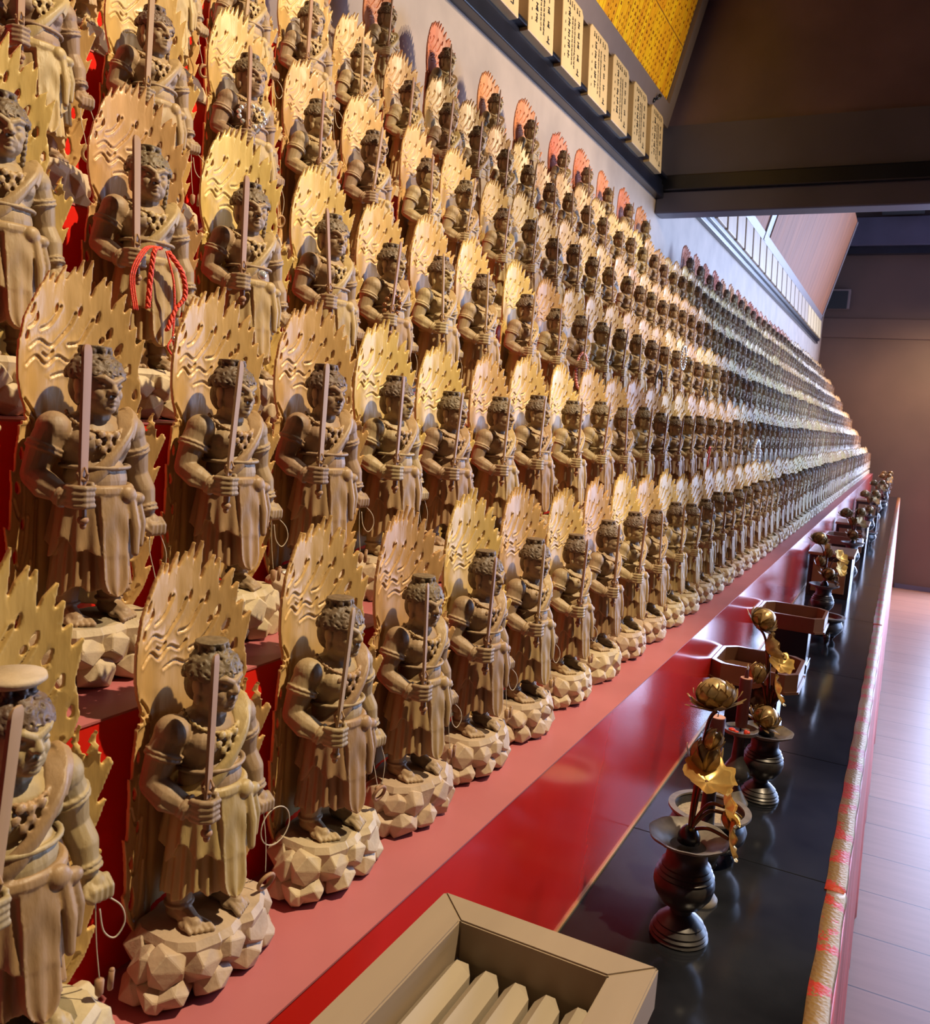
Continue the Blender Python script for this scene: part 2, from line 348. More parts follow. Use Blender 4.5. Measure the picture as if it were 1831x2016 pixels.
# brocade cloth lengths over the front edge
seams = [(-0.4, 1.21, 'nearest length of gold and red brocade cloth along the black ledge edge', 0.0),
         (1.205, 3.09, 'middle length of gold and red brocade cloth along the black ledge edge', 0.0025),
         (3.08, 10.35, 'farthest length of gold and red brocade cloth hanging from the ledge', 0.005)]
for (y0, y1, lab, off) in seams:
    n = int((y1-y0)/0.02); root = empty('altar_cloth', (0, y0, 0), lab, 'cloth', 'brocade altar cloths')
    bm = bmesh.new(); prev = None
    prof = [(-0.026-off, -0.599), (-0.014, -0.5985), (-0.003-off*0.5, -0.599), (0.0-off*0.5, -0.606)]
    for i in range(n+1):
        y = (y1-y0)*i/n
        ring = [bm.verts.new((x+0.0007*sin(y*40), y, z+EZ+off*0.3)) for x, z in prof]
        if prev:
            for j in range(len(ring)-1): bm.faces.new((prev[j], prev[j+1], ring[j+1], ring[j]))
        prev = ring
    me = to_mesh(bm, 'brocade_border', True); ob = link('brocade_border', me, M['brocade'], root)
    md = ob.modifiers.new('s', 'SOLIDIFY'); md.thickness = 0.0015
    bm = bmesh.new(); prev = None
    for i in range(n+1):
        y = (y1-y0)*i/n; ring = []
        for j in range(13):
            t = j/12; a = 0.006*t*(sin(y*17+1.3)+0.6*sin(y*41)+0.3*sin(y*77+2))
            ring.append(bm.verts.new((-off*0.5+0.026*t+a, y, -0.606-0.985*t+EZ)))
        if prev:
            for j in range(12): bm.faces.new((prev[j], prev[j+1], ring[j+1], ring[j]))
        prev = ring
    ob = link('hanging_cloth', to_mesh(bm, 'hanging_cloth', True), M['redcloth'], root); ob['label'] = 'plain red drop of the cloth'
    md = ob.modifiers.new('s', 'SOLIDIFY'); md.thickness = 0.0015

# ------------------------------------------------------------------ statue parts (centimetres, figure faces +X)
def torus_pts(c, rx, ry, n=24, tilt=0.0, axis='z'):
    out = []
    for k in range(n):
        a = 2*pi*k/n
        p = Vector((rx*cos(a), ry*sin(a), 0))
        if axis != 'z': p = axis @ p
        out.append(Vector(c)+p)
    return out
def perp_rot(a, b): return (Vector(b)-Vector(a)).to_track_quat('Z', 'Y').to_matrix()
def build_body(variant):
    bm = bmesh.new()
    ell(bm, (0.1, 0, 15.9), (1.85, 2.35, 2.1)); ell(bm, (0.85, -0.98, 16.1), (1.25, 1.12, 1.0)); ell(bm, (0.85, 0.98, 16.1), (1.25, 1.12, 1.0))
    ell(bm, (0.5, 0, 13.7), (1.85, 2.05, 1.9)); ell(bm, (0.1, 0, 12.4), (1.9, 2.2, 1.6))
    ell(bm, (-0.1, 0, 17.2), (1.2, 2.5, 0.95)); cap(bm, (0.05, 0, 17.2), (0.25, 0, 18.7), 1.15, 1.0)
    # waist line roll
    tube(bm, torus_pts((0.45, 0, 14.55), 1.9, 2.16, 28), 0.16, 8, True)
    # head, chin, cheeks
    h = Vector((0.55, 0, 19.75)); tw = 0.12 if variant == 0 else -0.15
    R = Matrix.Rotation(tw, 3, 'Z')
    def H(x, y, z): return h + R @ Vector((x, y, z))
    ell(bm, H(0, 0, 0.1), (1.6, 1.42, 1.75)); ell(bm, H(0.35, 0, -0.85), (1.25, 1.2, 1.0)); ell(bm, H(1.05, 0, -1.35), (0.5, 0.55, 0.4))
    for s in (-1, 1):
        ell(bm, H(0.85, 0.62*s, -0.45), (0.62, 0.5, 0.55))
        chain(bm, [H(1.55, 0.12*s, 0.32), H(1.5, 0.6*s, 0.58), H(1.05, 1.12*s, 0.62)], [0.24, 0.22, 0.14])
        ell(bm, H(1.28, 0.55*s, 0.12), (0.26, 0.33, 0.2))
        ell(bm, H(-0.05, 1.42*s, 0.0), (0.42, 0.2, 0.62)); ell(bm, H(-0.02, 1.42*s, -0.75), (0.27, 0.2, 0.45))
        chain(bm, [H(1.55, 0.25*s, -0.55), H(1.3, 0.6*s, -0.95)], [0.12, 0.1])
        ell(bm, H(1.62, 0.2*s, -0.28), (0.2, 0.19, 0.17))
    chain(bm, [H(1.5, 0, 0.35), H(1.78, 0, -0.25)], [0.19, 0.24])
    chain(bm, [H(1.35, -0.5, -0.86), H(1.6, 0, -0.76), H(1.35, 0.5, -0.86)], [0.12, 0.17, 0.12])
    chain(bm, [H(1.3, -0.4, -1.08), H(1.52, 0, -1.05), H(1.3, 0.4, -1.08)], [0.12, 0.16, 0.12])
    for k in range(3): chain(bm, [H(1.4-0.1*k, -0.5, 0.82+0.16*k), H(1.58-0.1*k, 0, 0.86+0.16*k), H(1.4-0.1*k, 0.5, 0.82+0.16*k)], [0.06]*3)
    # right arm bent across the front, gripping the sword
    sh, elb, wr = (0.0, -2.6, 16.9), (-0.2, -3.75, 14.0), (2.1, -2.8, 12.75)
    ell(bm, sh, (1.15, 1.1, 1.15)); chain(bm, [sh, (-0.1, -3.2, 15.6), elb], [1.05, 1.02, 0.8], 14)
    chain(bm, [elb, (0.85, -3.45, 13.4), wr], [0.78, 0.84, 0.58], 14)
    for dy in (-0.12, 0.3): chain(bm, [(-0.2, -4.1+dy, 13.7), (1.0, -3.85+dy, 13.05+dy*0.4), (2.0, -3.15+dy, 12.6)], [0.32, 0.38, 0.2], 8)
    ell(bm, (2.55, -2.55, 12.85), (0.62, 0.5, 0.72))
    for k in range(4):
        z = 13.42-0.36*k; e = 0.06*(k in (0, 3))
        chain(bm, [(2.55, -2.95, z), (3.15, -2.85+e, z-0.02), (3.52, -2.35, z-0.03), (3.42, -1.8+e, z-0.03), (3.05, -1.6, z-0.03)], [0.22, 0.23, 0.22, 0.2, 0.16], 8)
    chain(bm, [(2.3, -2.2, 13.2), (2.65, -1.75, 13.55), (3.1, -1.65, 13.62)], [0.26, 0.24, 0.18], 8)
    # left arm hanging
    sh2, elb2, wr2 = (0.0, 2.6, 16.9), (-0.35, 3.5, 13.9), (0.35, 3.95, 11.35)
    ell(bm, sh2, (1.1, 1.1, 1.1)); chain(bm, [sh2, (-0.15, 3.1, 15.5), elb2], [1.0, 1.0, 0.8], 14)
    chain(bm, [elb2, (0.1, 3.8, 12.8), wr2], [0.8, 0.8, 0.58], 14)
    ell(bm, (0.5, 4.25, 10.55), (0.6, 0.55, 0.6))
    for k in range(4):
        y = 3.85+0.32*k
        chain(bm, [(0.65, y, 10.7), (1.12, y, 10.35), (1.1, y, 9.85), (0.75, y, 9.68)], [0.24, 0.23, 0.21, 0.17], 8)
    chain(bm, [(0.6, 3.75, 10.75), (1.0, 3.5, 10.2), (1.15, 3.75, 9.95)], [0.25, 0.22, 0.17], 8)
    # armlets and bracelets
    for a, b, t, r in ((sh, elb, 0.42, 1.10), (sh2, elb2, 0.42, 1.08), (elb, wr, 0.93, 0.70), (elb2, wr2, 0.93, 0.70)):
        c = Vector(a).lerp(Vector(b), t); Q = perp_rot(a, b)
        for dz in (-0.13, 0.16):
            d = (Vector(b)-Vector(a)).normalized()*dz
            tube(bm, [c+d+Q @ Vector((r*cos(2*pi*k/30), r*sin(2*pi*k/30), 0.04*(k % 2))) for k in range(30)], 0.12, 6, True)
    # feet and ankles
    for s in (-1, 1):
        y = 1.55*s; chain(bm, [(-0.1, y, 6.8), (-0.15, y, 5.0)], [0.95, 0.72]); ell(bm, (-0.25, y, 4.75), (0.8, 0.72, 0.62))
        tube(bm, torus_pts((-0.13, y, 5.35), 0.85, 0.85, 20), 0.12, 6, True)
        chain(bm, [(0.0, y, 4.85), (1.6, y+0.12*s, 4.55)], [0.7, 0.48])
        ell(bm, (1.3, y+0.1*s, 4.42), (0.95, 0.82, 0.35))
        for k in range(5):
            yy = y+0.12*s+s*(-0.62+0.31*k)*1.0; L = 2.55-0.14*k
            chain(bm, [(1.2, y+0.1*s+s*(-0.4+0.2*k), 4.62), (L-0.35, yy, 4.5), (L, yy, 4.33)], [0.2, 0.19, 0.22-0.02*k], 8)
    me = remeshed(bm, 'figure_body', 0.062, 0.30, 1)
    return scale_mesh(me)
def loft(bm, zfun, rfun, n=96, m=28, closed_top=True):
    rings = []
    for j in range(m+1):
        t = j/m; ring = []
        for k in range(n):
            th = 2*pi*k/n; z = zfun(t, th); rx, ry, ox = rfun(t, th, z)
            ring.append(bm.verts.new((ox+rx*cos(th), ry*sin(th), z)))
        rings.append(ring)
    for j in range(m):
        for k in range(n): bm.faces.new((rings[j][k], rings[j][(k+1) % n], rings[j+1][(k+1) % n], rings[j+1][k]))
    bm.faces.new(rings[0][::-1])
    c = bm.verts.new((0.1, 0, sum(v.co.z for v in rings[-1])/n+0.5))
    for k in range(n): bm.faces.new((rings[-1][k], rings[-1][(k+1) % n], c))
def build_robe():
    bm = bmesh.new()
    def fold(th, t, n, amp, ph): return amp*t*(abs(sin(n*th*0.5+ph))**1.6*2-1)
    loft(bm, lambda t, th: 12.6+(6.1+0.28*sin(7*th+1)+0.6*max(0, cos(th))-0.3*max(0, sin(th))-12.6)*t,
         lambda t, th, z: ((1.75+0.55*t)*(1+fold(th, t, 21, 0.075, 0.4)), (2.05+0.55*t)*(1+fold(th, t, 21, 0.075, 0.4)), 0.1))
    loft(bm, lambda t, th: 13.0+(9.3+0.5*sin(5*th+0.7)+0.35*sin(9*th)-0.9*exp(-((th-0.6)/0.5)**2)-13.0)*t,
         lambda t, th, z: ((2.0+0.55*t)*(1+fold(th, t, 15, 0.07, 1.0)), (2.25+0.5*t)*(1+fold(th, t, 15, 0.07, 1.0)), 0.15))
    # long front tongue of the loincloth, with draped U folds
    rows = []
    for j in range(25):
        t = j/24; z = 12.7-6.6*t; wd = 0.95*(1-0.1*t)*(1 if t < 0.8 else sqrt(max(0.02, 1-((t-0.8)/0.2)**2)))
        rows.append([(2.35+0.62*t+0.10*cos(i/8*pi*4+1)*t+0.05*sin(t*15-abs(i-4)*0.7)*(t < 0.6), 0.25+wd*(i/4-1), z) for i in range(9)])
    for dx in (0.18,):
        F = [[bm.verts.new((x+dx, y, z)) for x, y, z in r] for r in rows]; B = [[bm.verts.new((x-0.7, y, z)) for x, y, z in r] for r in rows]
        for j in range(24):
            for i in range(8):
                bm.faces.new((F[j][i], F[j][i+1], F[j+1][i+1], F[j+1][i])); bm.faces.new((B[j][i+1], B[j][i], B[j+1][i], B[j+1][i+1]))
            bm.faces.new((F[j][0], F[j+1][0], B[j+1][0], B[j][0])); bm.faces.new((F[j][8], B[j][8], B[j+1][8], F[j+1][8]))
        for i in range(8):
            bm.faces.new((F[0][i+1], F[0][i], B[0][i], B[0][i+1])); bm.faces.new((F[-1][i], F[-1][i+1], B[-1][i+1], B[-1][i]))
    # belt with knot and hanging ends
    tube(bm, torus_pts((0.25, 0, 12.95), 2.05, 2.3, 36), 0.32, 8, True, flat=1.5)
    ell(bm, (2.35, 1.25, 12.8), (0.42, 0.62, 0.62)); ell(bm, (2.2, 2.0, 12.5), (0.4, 0.6, 0.45))
    chain(bm, [(2.3, 1.5, 12.5), (2.55, 1.75, 10.6), (2.7, 1.7, 8.9)], [0.34, 0.38, 0.26])
    chain(bm, [(2.1, 2.1, 12.3), (2.25, 2.35, 10.9), (2.3, 2.3, 9.4)], [0.3, 0.34, 0.22])
    # diagonal sash from the left shoulder and the scarf over it
    for off, r in ((0, 0.32), (0.5, 0.3), (-0.5, 0.3), (1.0, 0.26)):
        P = catmull([(-1.3, 2.0+off*0.1, 17.1), (0.1, 2.05-off*0.3, 17.9), (1.6, 1.5-off*0.5, 16.8-off*0.4), (2.15, 0.2-off*0.3, 15.1-off*0.5), (1.75, -1.3, 13.7-off*0.25), (0.3, -2.15, 12.9)], 6)
        tube(bm, P, r, 8, flat=1.3)
    for q, r in ((0, 0.4), (0.5, 0.3)):
        P = catmull([(1.3, 1.7+q*0.4, 16.4), (0.85, 2.2+q*0.5, 17.5), (-0.3, 2.5+q*0.6, 18.0-q*0.2), (-1.4, 2.4+q*0.5, 16.8), (-1.5, 2.7, 14.0), (-1.4, 3.0+q, 11.0), (-1.2, 3.2+q, 8.2)], 6)
        tube(bm, P, r, 8, flat=1.4)
    # necklace of carved beads and pendants
    for k in range(23):
        a = -1.9+3.8*k/22
        ell(bm, (0.15+1.6*cos(a)+0.12, 1.75*sin(a), 17.75-1.05*cos(a)*0.9), (0.15, 0.15, 0.15), u=8, v=6)
    for k, (y, z) in enumerate([(0, 16.1), (-0.7, 16.2), (0.7, 16.2), (-0.35, 15.75), (0.35, 15.75), (0, 15.3), (-1.2, 16.5), (1.2, 16.5), (0, 16.6), (-0.5, 16.75), (0.5, 16.75), (0, 14.95)]):
        ell(bm, (2.05-0.12*y*y, y, z), (0.2, 0.2, 0.22), u=8, v=6)
        tube(bm, [(2.12-0.12*y*y, y+0.22*cos(a), z+0.22*sin(a)) for a in [2*pi*i/10 for i in range(10)]], 0.06, 6, True)
    me = remeshed(bm, 'robe', 0.068, 0.28, 1)
    return scale_mesh(me)
def build_hair(variant):
    bm = bmesh.new(); rnd = random.Random(3+variant)
    h = Vector((0.45, 0, 19.95)); tw = 0.12 if variant == 0 else -0.15; R = Matrix.Rotation(tw, 3, 'Z')
    def H(x, y, z): return h + R @ Vector((x, y, z))
    ell(bm, H(-0.25, 0, 0.35), (1.55, 1.55, 1.5)); ell(bm, H(-0.6, 0, -0.3), (1.25, 1.45, 1.5))
    # rows of curls around the brow and over the crown
    for row, (el, n, r) in enumerate([(0.22, 9, 0.42), (0.60, 8, 0.44), (1.0, 6, 0.42)]):
        for k in range(n):
            a = -1.95+3.9*(k+0.5*(row % 2))/(n-0.5) if row < 2 else 2*pi*k/n
            p = H(-0.2+1.62*cos(el)*cos(a), 1.62*cos(el)*sin(a), 0.3+1.55*sin(el))
            d = (p-H(-0.2, 0, 0.3)).normalized(); Q = d.to_track_quat('Z', 'Y').to_matrix()
            sp = []
            for i in range(15):
                t = i/14; rr = r*(1-t*0.85); an = t*2*pi*1.6+k
                sp.append(p+Q @ Vector((rr*cos(an), rr*sin(an), 0.22*t)))
            tube(bm, sp, [0.23-0.07*i/14 for i in range(15)], 6)
    # crown-like topknot with flat lotus lid
    lathe(bm, [(0.85, 1.55), (0.62, 1.75), (0.66, 1.95), (0.98, 2.2), (1.05, 2.42), (0.75, 2.46), (0.0, 2.47)], 24, H(-0.25, 0, 0.0))
    for k in range(8):
        a = 2*pi*k/8; ell(bm, H(-0.25+0.85*cos(a), 0.85*sin(a), 2.08), (0.26, 0.26, 0.28), u=8, v=6)
    # braid on the left cheek falling to the shoulder
    for k in range(7): ell(bm, H(0.3-0.05*k, 1.45-0.02*k, -0.1-0.42*k), (0.24, 0.2, 0.27), u=8, v=6)
    me = remeshed(bm, 'hair', 0.055, 0.30, 0)
    return scale_mesh(me)
def build_sword():
    bm = bmesh.new(); rings = []
    ang = 0.55
    for z, w_, t_ in [(13.6, 0.40, 0.16), (14.5, 0.42, 0.17), (17, 0.44, 0.18), (20, 0.46, 0.18), (21.8, 0.47, 0.17), (22.1, 0.43, 0.14), (22.28, 0.30, 0.09), (22.34, 0.10, 0.03)]:
        ox = 3.0-0.01*(z-13.6); oy = -2.2+0.045*(z-13.6)
        rings.append([bm.verts.new((ox+cos(ang)*a-sin(ang)*b, oy+sin(ang)*a+cos(ang)*b, z)) for a, b in ((-t_, 0), (-t_*0.55, -w_), (t_*0.55, -w_), (t_, 0), (t_*0.55, w_), (-t_*0.55, w_))])
    for i in range(len(rings)-1):
        for k in range(6): bm.faces.new((rings[i][k], rings[i][(k+1) % 6], rings[i+1][(k+1) % 6], rings[i+1][k]))
    bm.faces.new(rings[0][::-1]); bm.faces.new(rings[-1])
    # grip, pommel and pronged guard
    cap(bm, (3.0, -2.2, 11.7), (3.0, -2.2, 13.8), 0.24, 0.22, 8); ell(bm, (3.0, -2.2, 11.35), (0.36, 0.36, 0.3)); ell(bm, (3.0, -2.2, 11.0), (0.2, 0.2, 0.25))
    ell(bm, (3.0, -2.2, 13.95), (0.38, 0.34, 0.2))
    for a in (0.3, 2.0, 3.4, 5.0): chain(bm, [(3.0+0.28*cos(a), -2.2+0.28*sin(a), 13.95), (3.0+0.4*cos(a), -2.2+0.4*sin(a), 14.3), (3.0+0.2*cos(a), -2.2+0.2*sin(a), 14.7)], [0.12, 0.1, 0.05], 6)
    return scale_mesh(to_mesh(bm, 'sword', True, 0.5))
def build_rock(seed):
    rnd = random.Random(seed); out = bmesh.new()
    def stone(c, r, flat_top=None):
        b = bmesh.new(); n = 16
        for q_ in range(n):
            zz = 1-2*(q_+0.5)/n; aa = q_*2.39996+c[0]*3
            v = (Vector((sqrt(1-zz*zz)*cos(aa), sqrt(1-zz*zz)*sin(aa), zz))+Vector((rnd.uniform(-.3, .3), rnd.uniform(-.3, .3), rnd.uniform(-.3, .3)))).normalized()
            q = Vector((c[0]+v.x*r[0], c[1]+v.y*r[1], c[2]+v.z*r[2]))
            q.z = max(q.z, 0.02)
            if flat_top is not None: q.z = min(q.z, flat_top)
            b.verts.new(q)
        h = bmesh.ops.convex_hull(b, input=b.verts[:])
        dead = [g for g in h['geom_interior'] if isinstance(g, bmesh.types.BMVert)]
        bmesh.ops.delete(b, geom=dead, context='VERTS')
        es = [e for e in b.edges if e.is_valid]
        bmesh.ops.bevel(b, geom=es, offset=0.05, segments=1, affect='EDGES', clamp_overlap=True)
        me = bpy.data.meshes.new('t'); b.to_mesh(me); b.free(); out.from_mesh(me); bpy.data.meshes.remove(me)
    # top slab on which the figure stands
    for c, r in (((0.2, -1.4, 3.2), (3.0, 3.0, 1.05)), ((0.3, 1.5, 3.2), (2.9, 3.1, 1.05)), ((0.2, 0, 3.2), (3.1, 3.4, 1.1))):
        b = bmesh.new()
        for k in range(14):
            a = 2*pi*k/14+rnd.uniform(-.15, .15); f = rnd.uniform(0.86, 1.05)
            b.verts.new((c[0]+r[0]*f*0.92*cos(a), c[1]+r[1]*f*0.92*sin(a), 4.2)); b.verts.new((c[0]+r[0]*f*1.02*cos(a), c[1]+r[1]*f*1.02*sin(a), 3.75)); b.verts.new((c[0]+r[0]*0.85*cos(a), c[1]+r[1]*0.85*sin(a), 1.5))
        bmesh.ops.convex_hull(b, input=b.verts[:]); me = bpy.data.meshes.new('t'); b.to_mesh(me); b.free(); out.from_mesh(me); bpy.data.meshes.remove(me)
    for k in range(11):
        a = 2*pi*k/11+rnd.uniform(-.12, .12); q = rnd.uniform(0.9, 1.1)
        stone((0.15+2.35*cos(a), 4.25*sin(a), 2.75+rnd.uniform(-.15, .15)), (1.35*q, 1.5*q, 1.45*q), 4.12)
    for k in range(11):
        a = 2*pi*(k+0.5)/11+rnd.uniform(-.12, .12); q = rnd.uniform(0.9, 1.15)
        stone((0.2+2.3*cos(a), 4.6*sin(a), 1.05), (1.25*q, 1.5*q, 1.35*q))
    for k in range(5): stone((rnd.uniform(-1, 1), rnd.uniform(-2.5, 2.5), 1.0), (1.3, 1.6, 1.2))
    return scale_mesh(to_mesh(out, 'rock_base', False))
def flame_outline(seed):
    rnd = random.Random(seed); P = []
    def tongue(p, q, tip, w=0.0):
        # flame tongue from p to q with its tip; catmull-like rounding by extra points
        p = Vector(p); q = Vector(q); tip = Vector(tip)
        m1 = p.lerp(tip, 0.5)+Vector((-0.16, 0.12)); m2 = q.lerp(tip, 0.5)+Vector((0.0, -0.22))
        return [p, m1, tip, m2]
    # left side going up from the bottom
    L = [(-2.6, 2.1), (-3.9, 3.0), (-5.0, 4.6), (-5.6, 5.9), (-5.95, 6.9), (-5.5, 6.8), (-5.55, 7.8), (-5.75, 9.4), (-6.0, 10.6), (-5.45, 10.2), (-5.4, 11.6), (-5.3, 12.9), (-5.45, 14.2), (-5.0, 13.9), (-4.95, 15.1), (-4.65, 16.4), (-4.6, 17.3), (-4.2, 17.2), (-4.15, 17.9),
         (-4.6, 18.7), (-4.95, 19.8), (-5.0, 21.0), (-4.85, 22.2)]
    P += [Vector(p) for p in L]
    # crest tongues, swept towards +y
    base = [(-4.75, 22.3), (-4.45, 22.9), (-4.0, 23.5), (-3.4, 24.05), (-2.7, 24.5), (-2.0, 24.8), (-1.2, 25.0), (-0.4, 25.1), (0.4, 25.1), (1.2, 25.0), (2.0, 24.7), (2.8, 24.3), (3.5, 23.7), (4.1, 22.9), (4.6, 21.9), (4.95, 20.9)]
    for i in range(len(base)-1):
        a, b = base[i], base[i+1]; t = i/(len(base)-2)
        tip = Vector(((a[0]+b[0])/2+1.0-0.35*t+rnd.uniform(-.2, .2), (a[1]+b[1])/2+(1.7+0.9*sin(pi*min(1, t*1.1)))+rnd.uniform(-.35, .35)))
        P += tongue(a, b, tip)
    P.append(Vector(base[-1]))
    Rr = [(5.15, 20.0), (5.2, 19.0), (4.9, 18.0), (4.35, 17.3), (4.6, 16.6), (4.9, 17.6), (5.3, 18.6), (5.15, 17.4), (5.3, 16.6), (5.75, 17.5), (6.15, 18.2), (5.95, 17.0), (5.85, 16.0), (6.35, 16.8), (6.5, 16.4), (6.05, 15.0), (5.7, 14.0), (6.25, 14.4), (5.9, 13.2), (5.5, 12.2), (5.6, 11.0), (6.1, 11.6), (5.8, 10.2), (5.5, 9.0), (6.0, 9.3), (5.75, 8.0), (5.4, 6.8), (5.9, 7.1), (5.4, 5.4), (4.7, 4.1), (3.8, 3.0), (2.6, 2.1)]
    P += [Vector(p) for p in Rr]
    P += [Vector((2.2, 4.3)), Vector((0, 4.6)), Vector((-2.2, 4.3))]
    holes = []
    def tear(x, y, w_, h_, ang):
        pts = []
        for k in range(12):
            a = 2*pi*k/12; px = w_*cos(a)*(1-0.45*sin(a)); py = h_*sin(a)
            pts.append(Vector((x+px*cos(ang)-py*sin(ang), y+px*sin(ang)+py*cos(ang))))
        holes.append(pts[::-1])
    for (x, y, w_, h_, g) in [(-4.1, 22.6, .14, .40, -.3), (-3.2, 23.75, .12, .4, -.3), (-1.5, 24.45, .12, .42, -.3), (0.5, 24.5, .13, .5, -.3), (1.9, 24.2, .14, .5, -.3), (2.8, 23.2, .2, .45, -.4), (3.5, 22.2, .22, .5, -.5), (4.2, 20.9, .2, .45, -.3), (2.2, 22.7, .14, .3, -.6),
                              (-4.4, 15.2, .2, .5, .1), (-4.75, 13.0, .22, .5, .2), (-4.9, 8.5, .2, .6, .05), (-4.7, 6.0, .28, .9, .0), (-4.2, 10.6, .16, .5, .0),
                              (4.9, 15.0, .2, .5, -.1), (5.0, 12.6, .2, .5, -.1), (4.9, 9.6, .2, .6, .0), (4.5, 6.6, .25, .8, 0), (4.75, 19.3, .16, .4, -.1)]:
        tear(x, y, w_, h_, g)
    return P, holes
GROOVES = [catmull(p, 8) for p in [
    [(-4.2, 20.7, 0), (-3.3, 21.3, 0), (-2.4, 20.8, 0), (-1.4, 21.4, 0), (-0.4, 21.1, 0), (0.2, 21.6, 0)], [(-3.9, 21.8, 0), (-3.0, 22.3, 0), (-2.0, 22.0, 0), (-1.2, 22.6, 0), (-0.4, 23.4, 0), (0.1, 24.3, 0)],
    [(-2.9, 23.0, 0), (-2.2, 23.3, 0), (-1.6, 23.9, 0), (-1.1, 24.6, 0)], [(-0.5, 22.2, 0), (0.4, 22.4, 0), (1.0, 23.2, 0), (1.5, 24.0, 0)], [(0.5, 21.0, 0), (1.3, 21.3, 0), (2.1, 22.0, 0), (2.7, 22.9, 0)],
    [(1.5, 20.4, 0), (2.6, 20.8, 0), (3.4, 21.8, 0)], [(-2.7, 21.5, 0), (-2.2, 21.3, 0), (-1.8, 21.7, 0)], [(-4.0, 23.0, 0), (-3.5, 23.3, 0), (-3.2, 23.8, 0)], [(-1.9, 20.1, 0), (-0.8, 20.4, 0), (0.2, 20.1, 0), (1.0, 20.5, 0)],
    [(2.6, 19.8, 0), (3.5, 20.0, 0), (4.1, 21.0, 0)],
    [(-4.1, 17.7, 0), (-3.6, 17.0, 0), (-3.3, 15.6, 0), (-3.6, 14.0, 0)], [(-4.3, 18.6, 0), (-3.4, 17.6, 0), (-2.9, 16.0, 0)], [(-5.2, 12.2, 0), (-4.5, 10.9, 0), (-4.2, 12.0, 0), (-4.3, 14.0, 0)],
    [(-5.3, 9.0, 0), (-4.6, 7.6, 0), (-4.1, 8.8, 0), (-3.8, 11.0, 0)], [(-5.1, 6.0, 0), (-4.3, 4.4, 0), (-3.7, 5.6, 0), (-3.5, 8.0, 0)], [(-3.0, 4.8, 0), (-3.1, 8.0, 0), (-2.9, 12.0, 0)],
    [(4.3, 17.9, 0), (3.8, 17.0, 0), (4.2, 15.8, 0), (4.9, 16.2, 0)], [(5.3, 12.0, 0), (4.4, 11.0, 0), (4.2, 13.5, 0)], [(5.3, 9.0, 0), (4.5, 7.6, 0), (4.0, 9.5, 0)], [(5.0, 5.6, 0), (4.2, 4.5, 0), (3.7, 7.0, 0)]]]
def build_halo(seed):
    while True:
        P, holes = flame_outline(seed)
        area_want = abs(sum(P[i].x*P[(i+1) % len(P)].y-P[(i+1) % len(P)].x*P[i].y for i in range(len(P))))/2
        me0 = halo_fill(P, holes)
        got = sum(p.area for p in me0.polygons if p.normal.z > 0.9)
        if got > 0.85*area_want: break
        seed += 10
    return finish_halo(me0, seed)
def halo_fill(P, holes):
    cu = bpy.data.curves.new('c', 'CURVE'); cu.dimensions = '2D'; cu.fill_mode = 'BOTH'; cu.extrude = 0.17
    def add(pts, closed=True):
        s = cu.splines.new('POLY'); s.points.add(len(pts)-1)
        for i, p in enumerate(pts): s.points[i].co = (p.x, p.y, 0, 1)
        s.use_cyclic_u = True
    add(P)
    for h in holes: add(h)
    o = bpy.data.objects.new('c', cu); C.objects.link(o)
    dg = bpy.context.evaluated_depsgraph_get(); dg.update()
    me0 = bpy.data.meshes.new_from_object(o.evaluated_get(dg)); bpy.data.objects.remove(o)
    return me0
def finish_halo(me0, seed):
    bm = bmesh.new(); bm.from_mesh(me0); bmesh.ops.remove_doubles(bm, verts=bm.verts[:], dist=0.001)
    me = bpy.data.meshes.new('h'); bm.to_mesh(me); bm.free()
    me = evaluate(me, [('REMESH', dict(mode='VOXEL', voxel_size=0.085, use_smooth_shade=True)), ('SMOOTH', dict(iterations=1, factor=0.4))], 'h')
    # engraving + curvature
    segs = []
    grid = {}
    for G in GROOVES:
        for p in G:
            for q in (0,):
                grid.setdefault((int(p.x//0.5), int(p.y//0.5)), []).append(p)
    allp = []
    for G in GROOVES:
        for a, b in zip(G, G[1:]):
            n = max(1, int((b-a).length/0.08))
            for i in range(n): allp.append(a.lerp(b, i/n))
    grid = {}
    for p in allp: grid.setdefault((int(p.x//0.25), int(p.y//0.25)), []).append(p)
    for v in me.vertices:
        x, y, z = v.co; d = 0.0
        if z > 0.05:
            best = 9
            gx, gy = int(x//0.25), int(y//0.25)
            for i in (-1, 0, 1):
                for j in (-1, 0, 1):
                    for p in grid.get((gx+i, gy+j), ()):
                        q = (p.x-x)**2+(p.y-y)**2
                        if q < best: best = q
            if best < 0.0625: d = -0.15*exp(-best/0.008)+0.05*exp(-((sqrt(best)-0.2)/0.07)**2)
            d += 0.05*noise.noise(Vector((x*0.9, y*0.5, 3.0+seed)))
        fw = 0.055*x*x*(1.0 if y < 17.5 else 0.8)
        rid = -0.25*exp(-((abs(x)-2.7)/0.35)**2)*(1 if y < 17 else max(0, 1-(y-17)/2))
        yy = y if y < 17.5 else 17.5+(y-17.5)*1.04
        v.co = Vector((z+d+fw+rid-2.75, x*(0.84 if y > 17 else 0.88), yy))
    me2 = evaluate(me, [('DECIMATE', dict(ratio=0.26))], 'flame_halo')
    for p in me2.polygons: p.use_smooth = True
    return scale_mesh(me2)
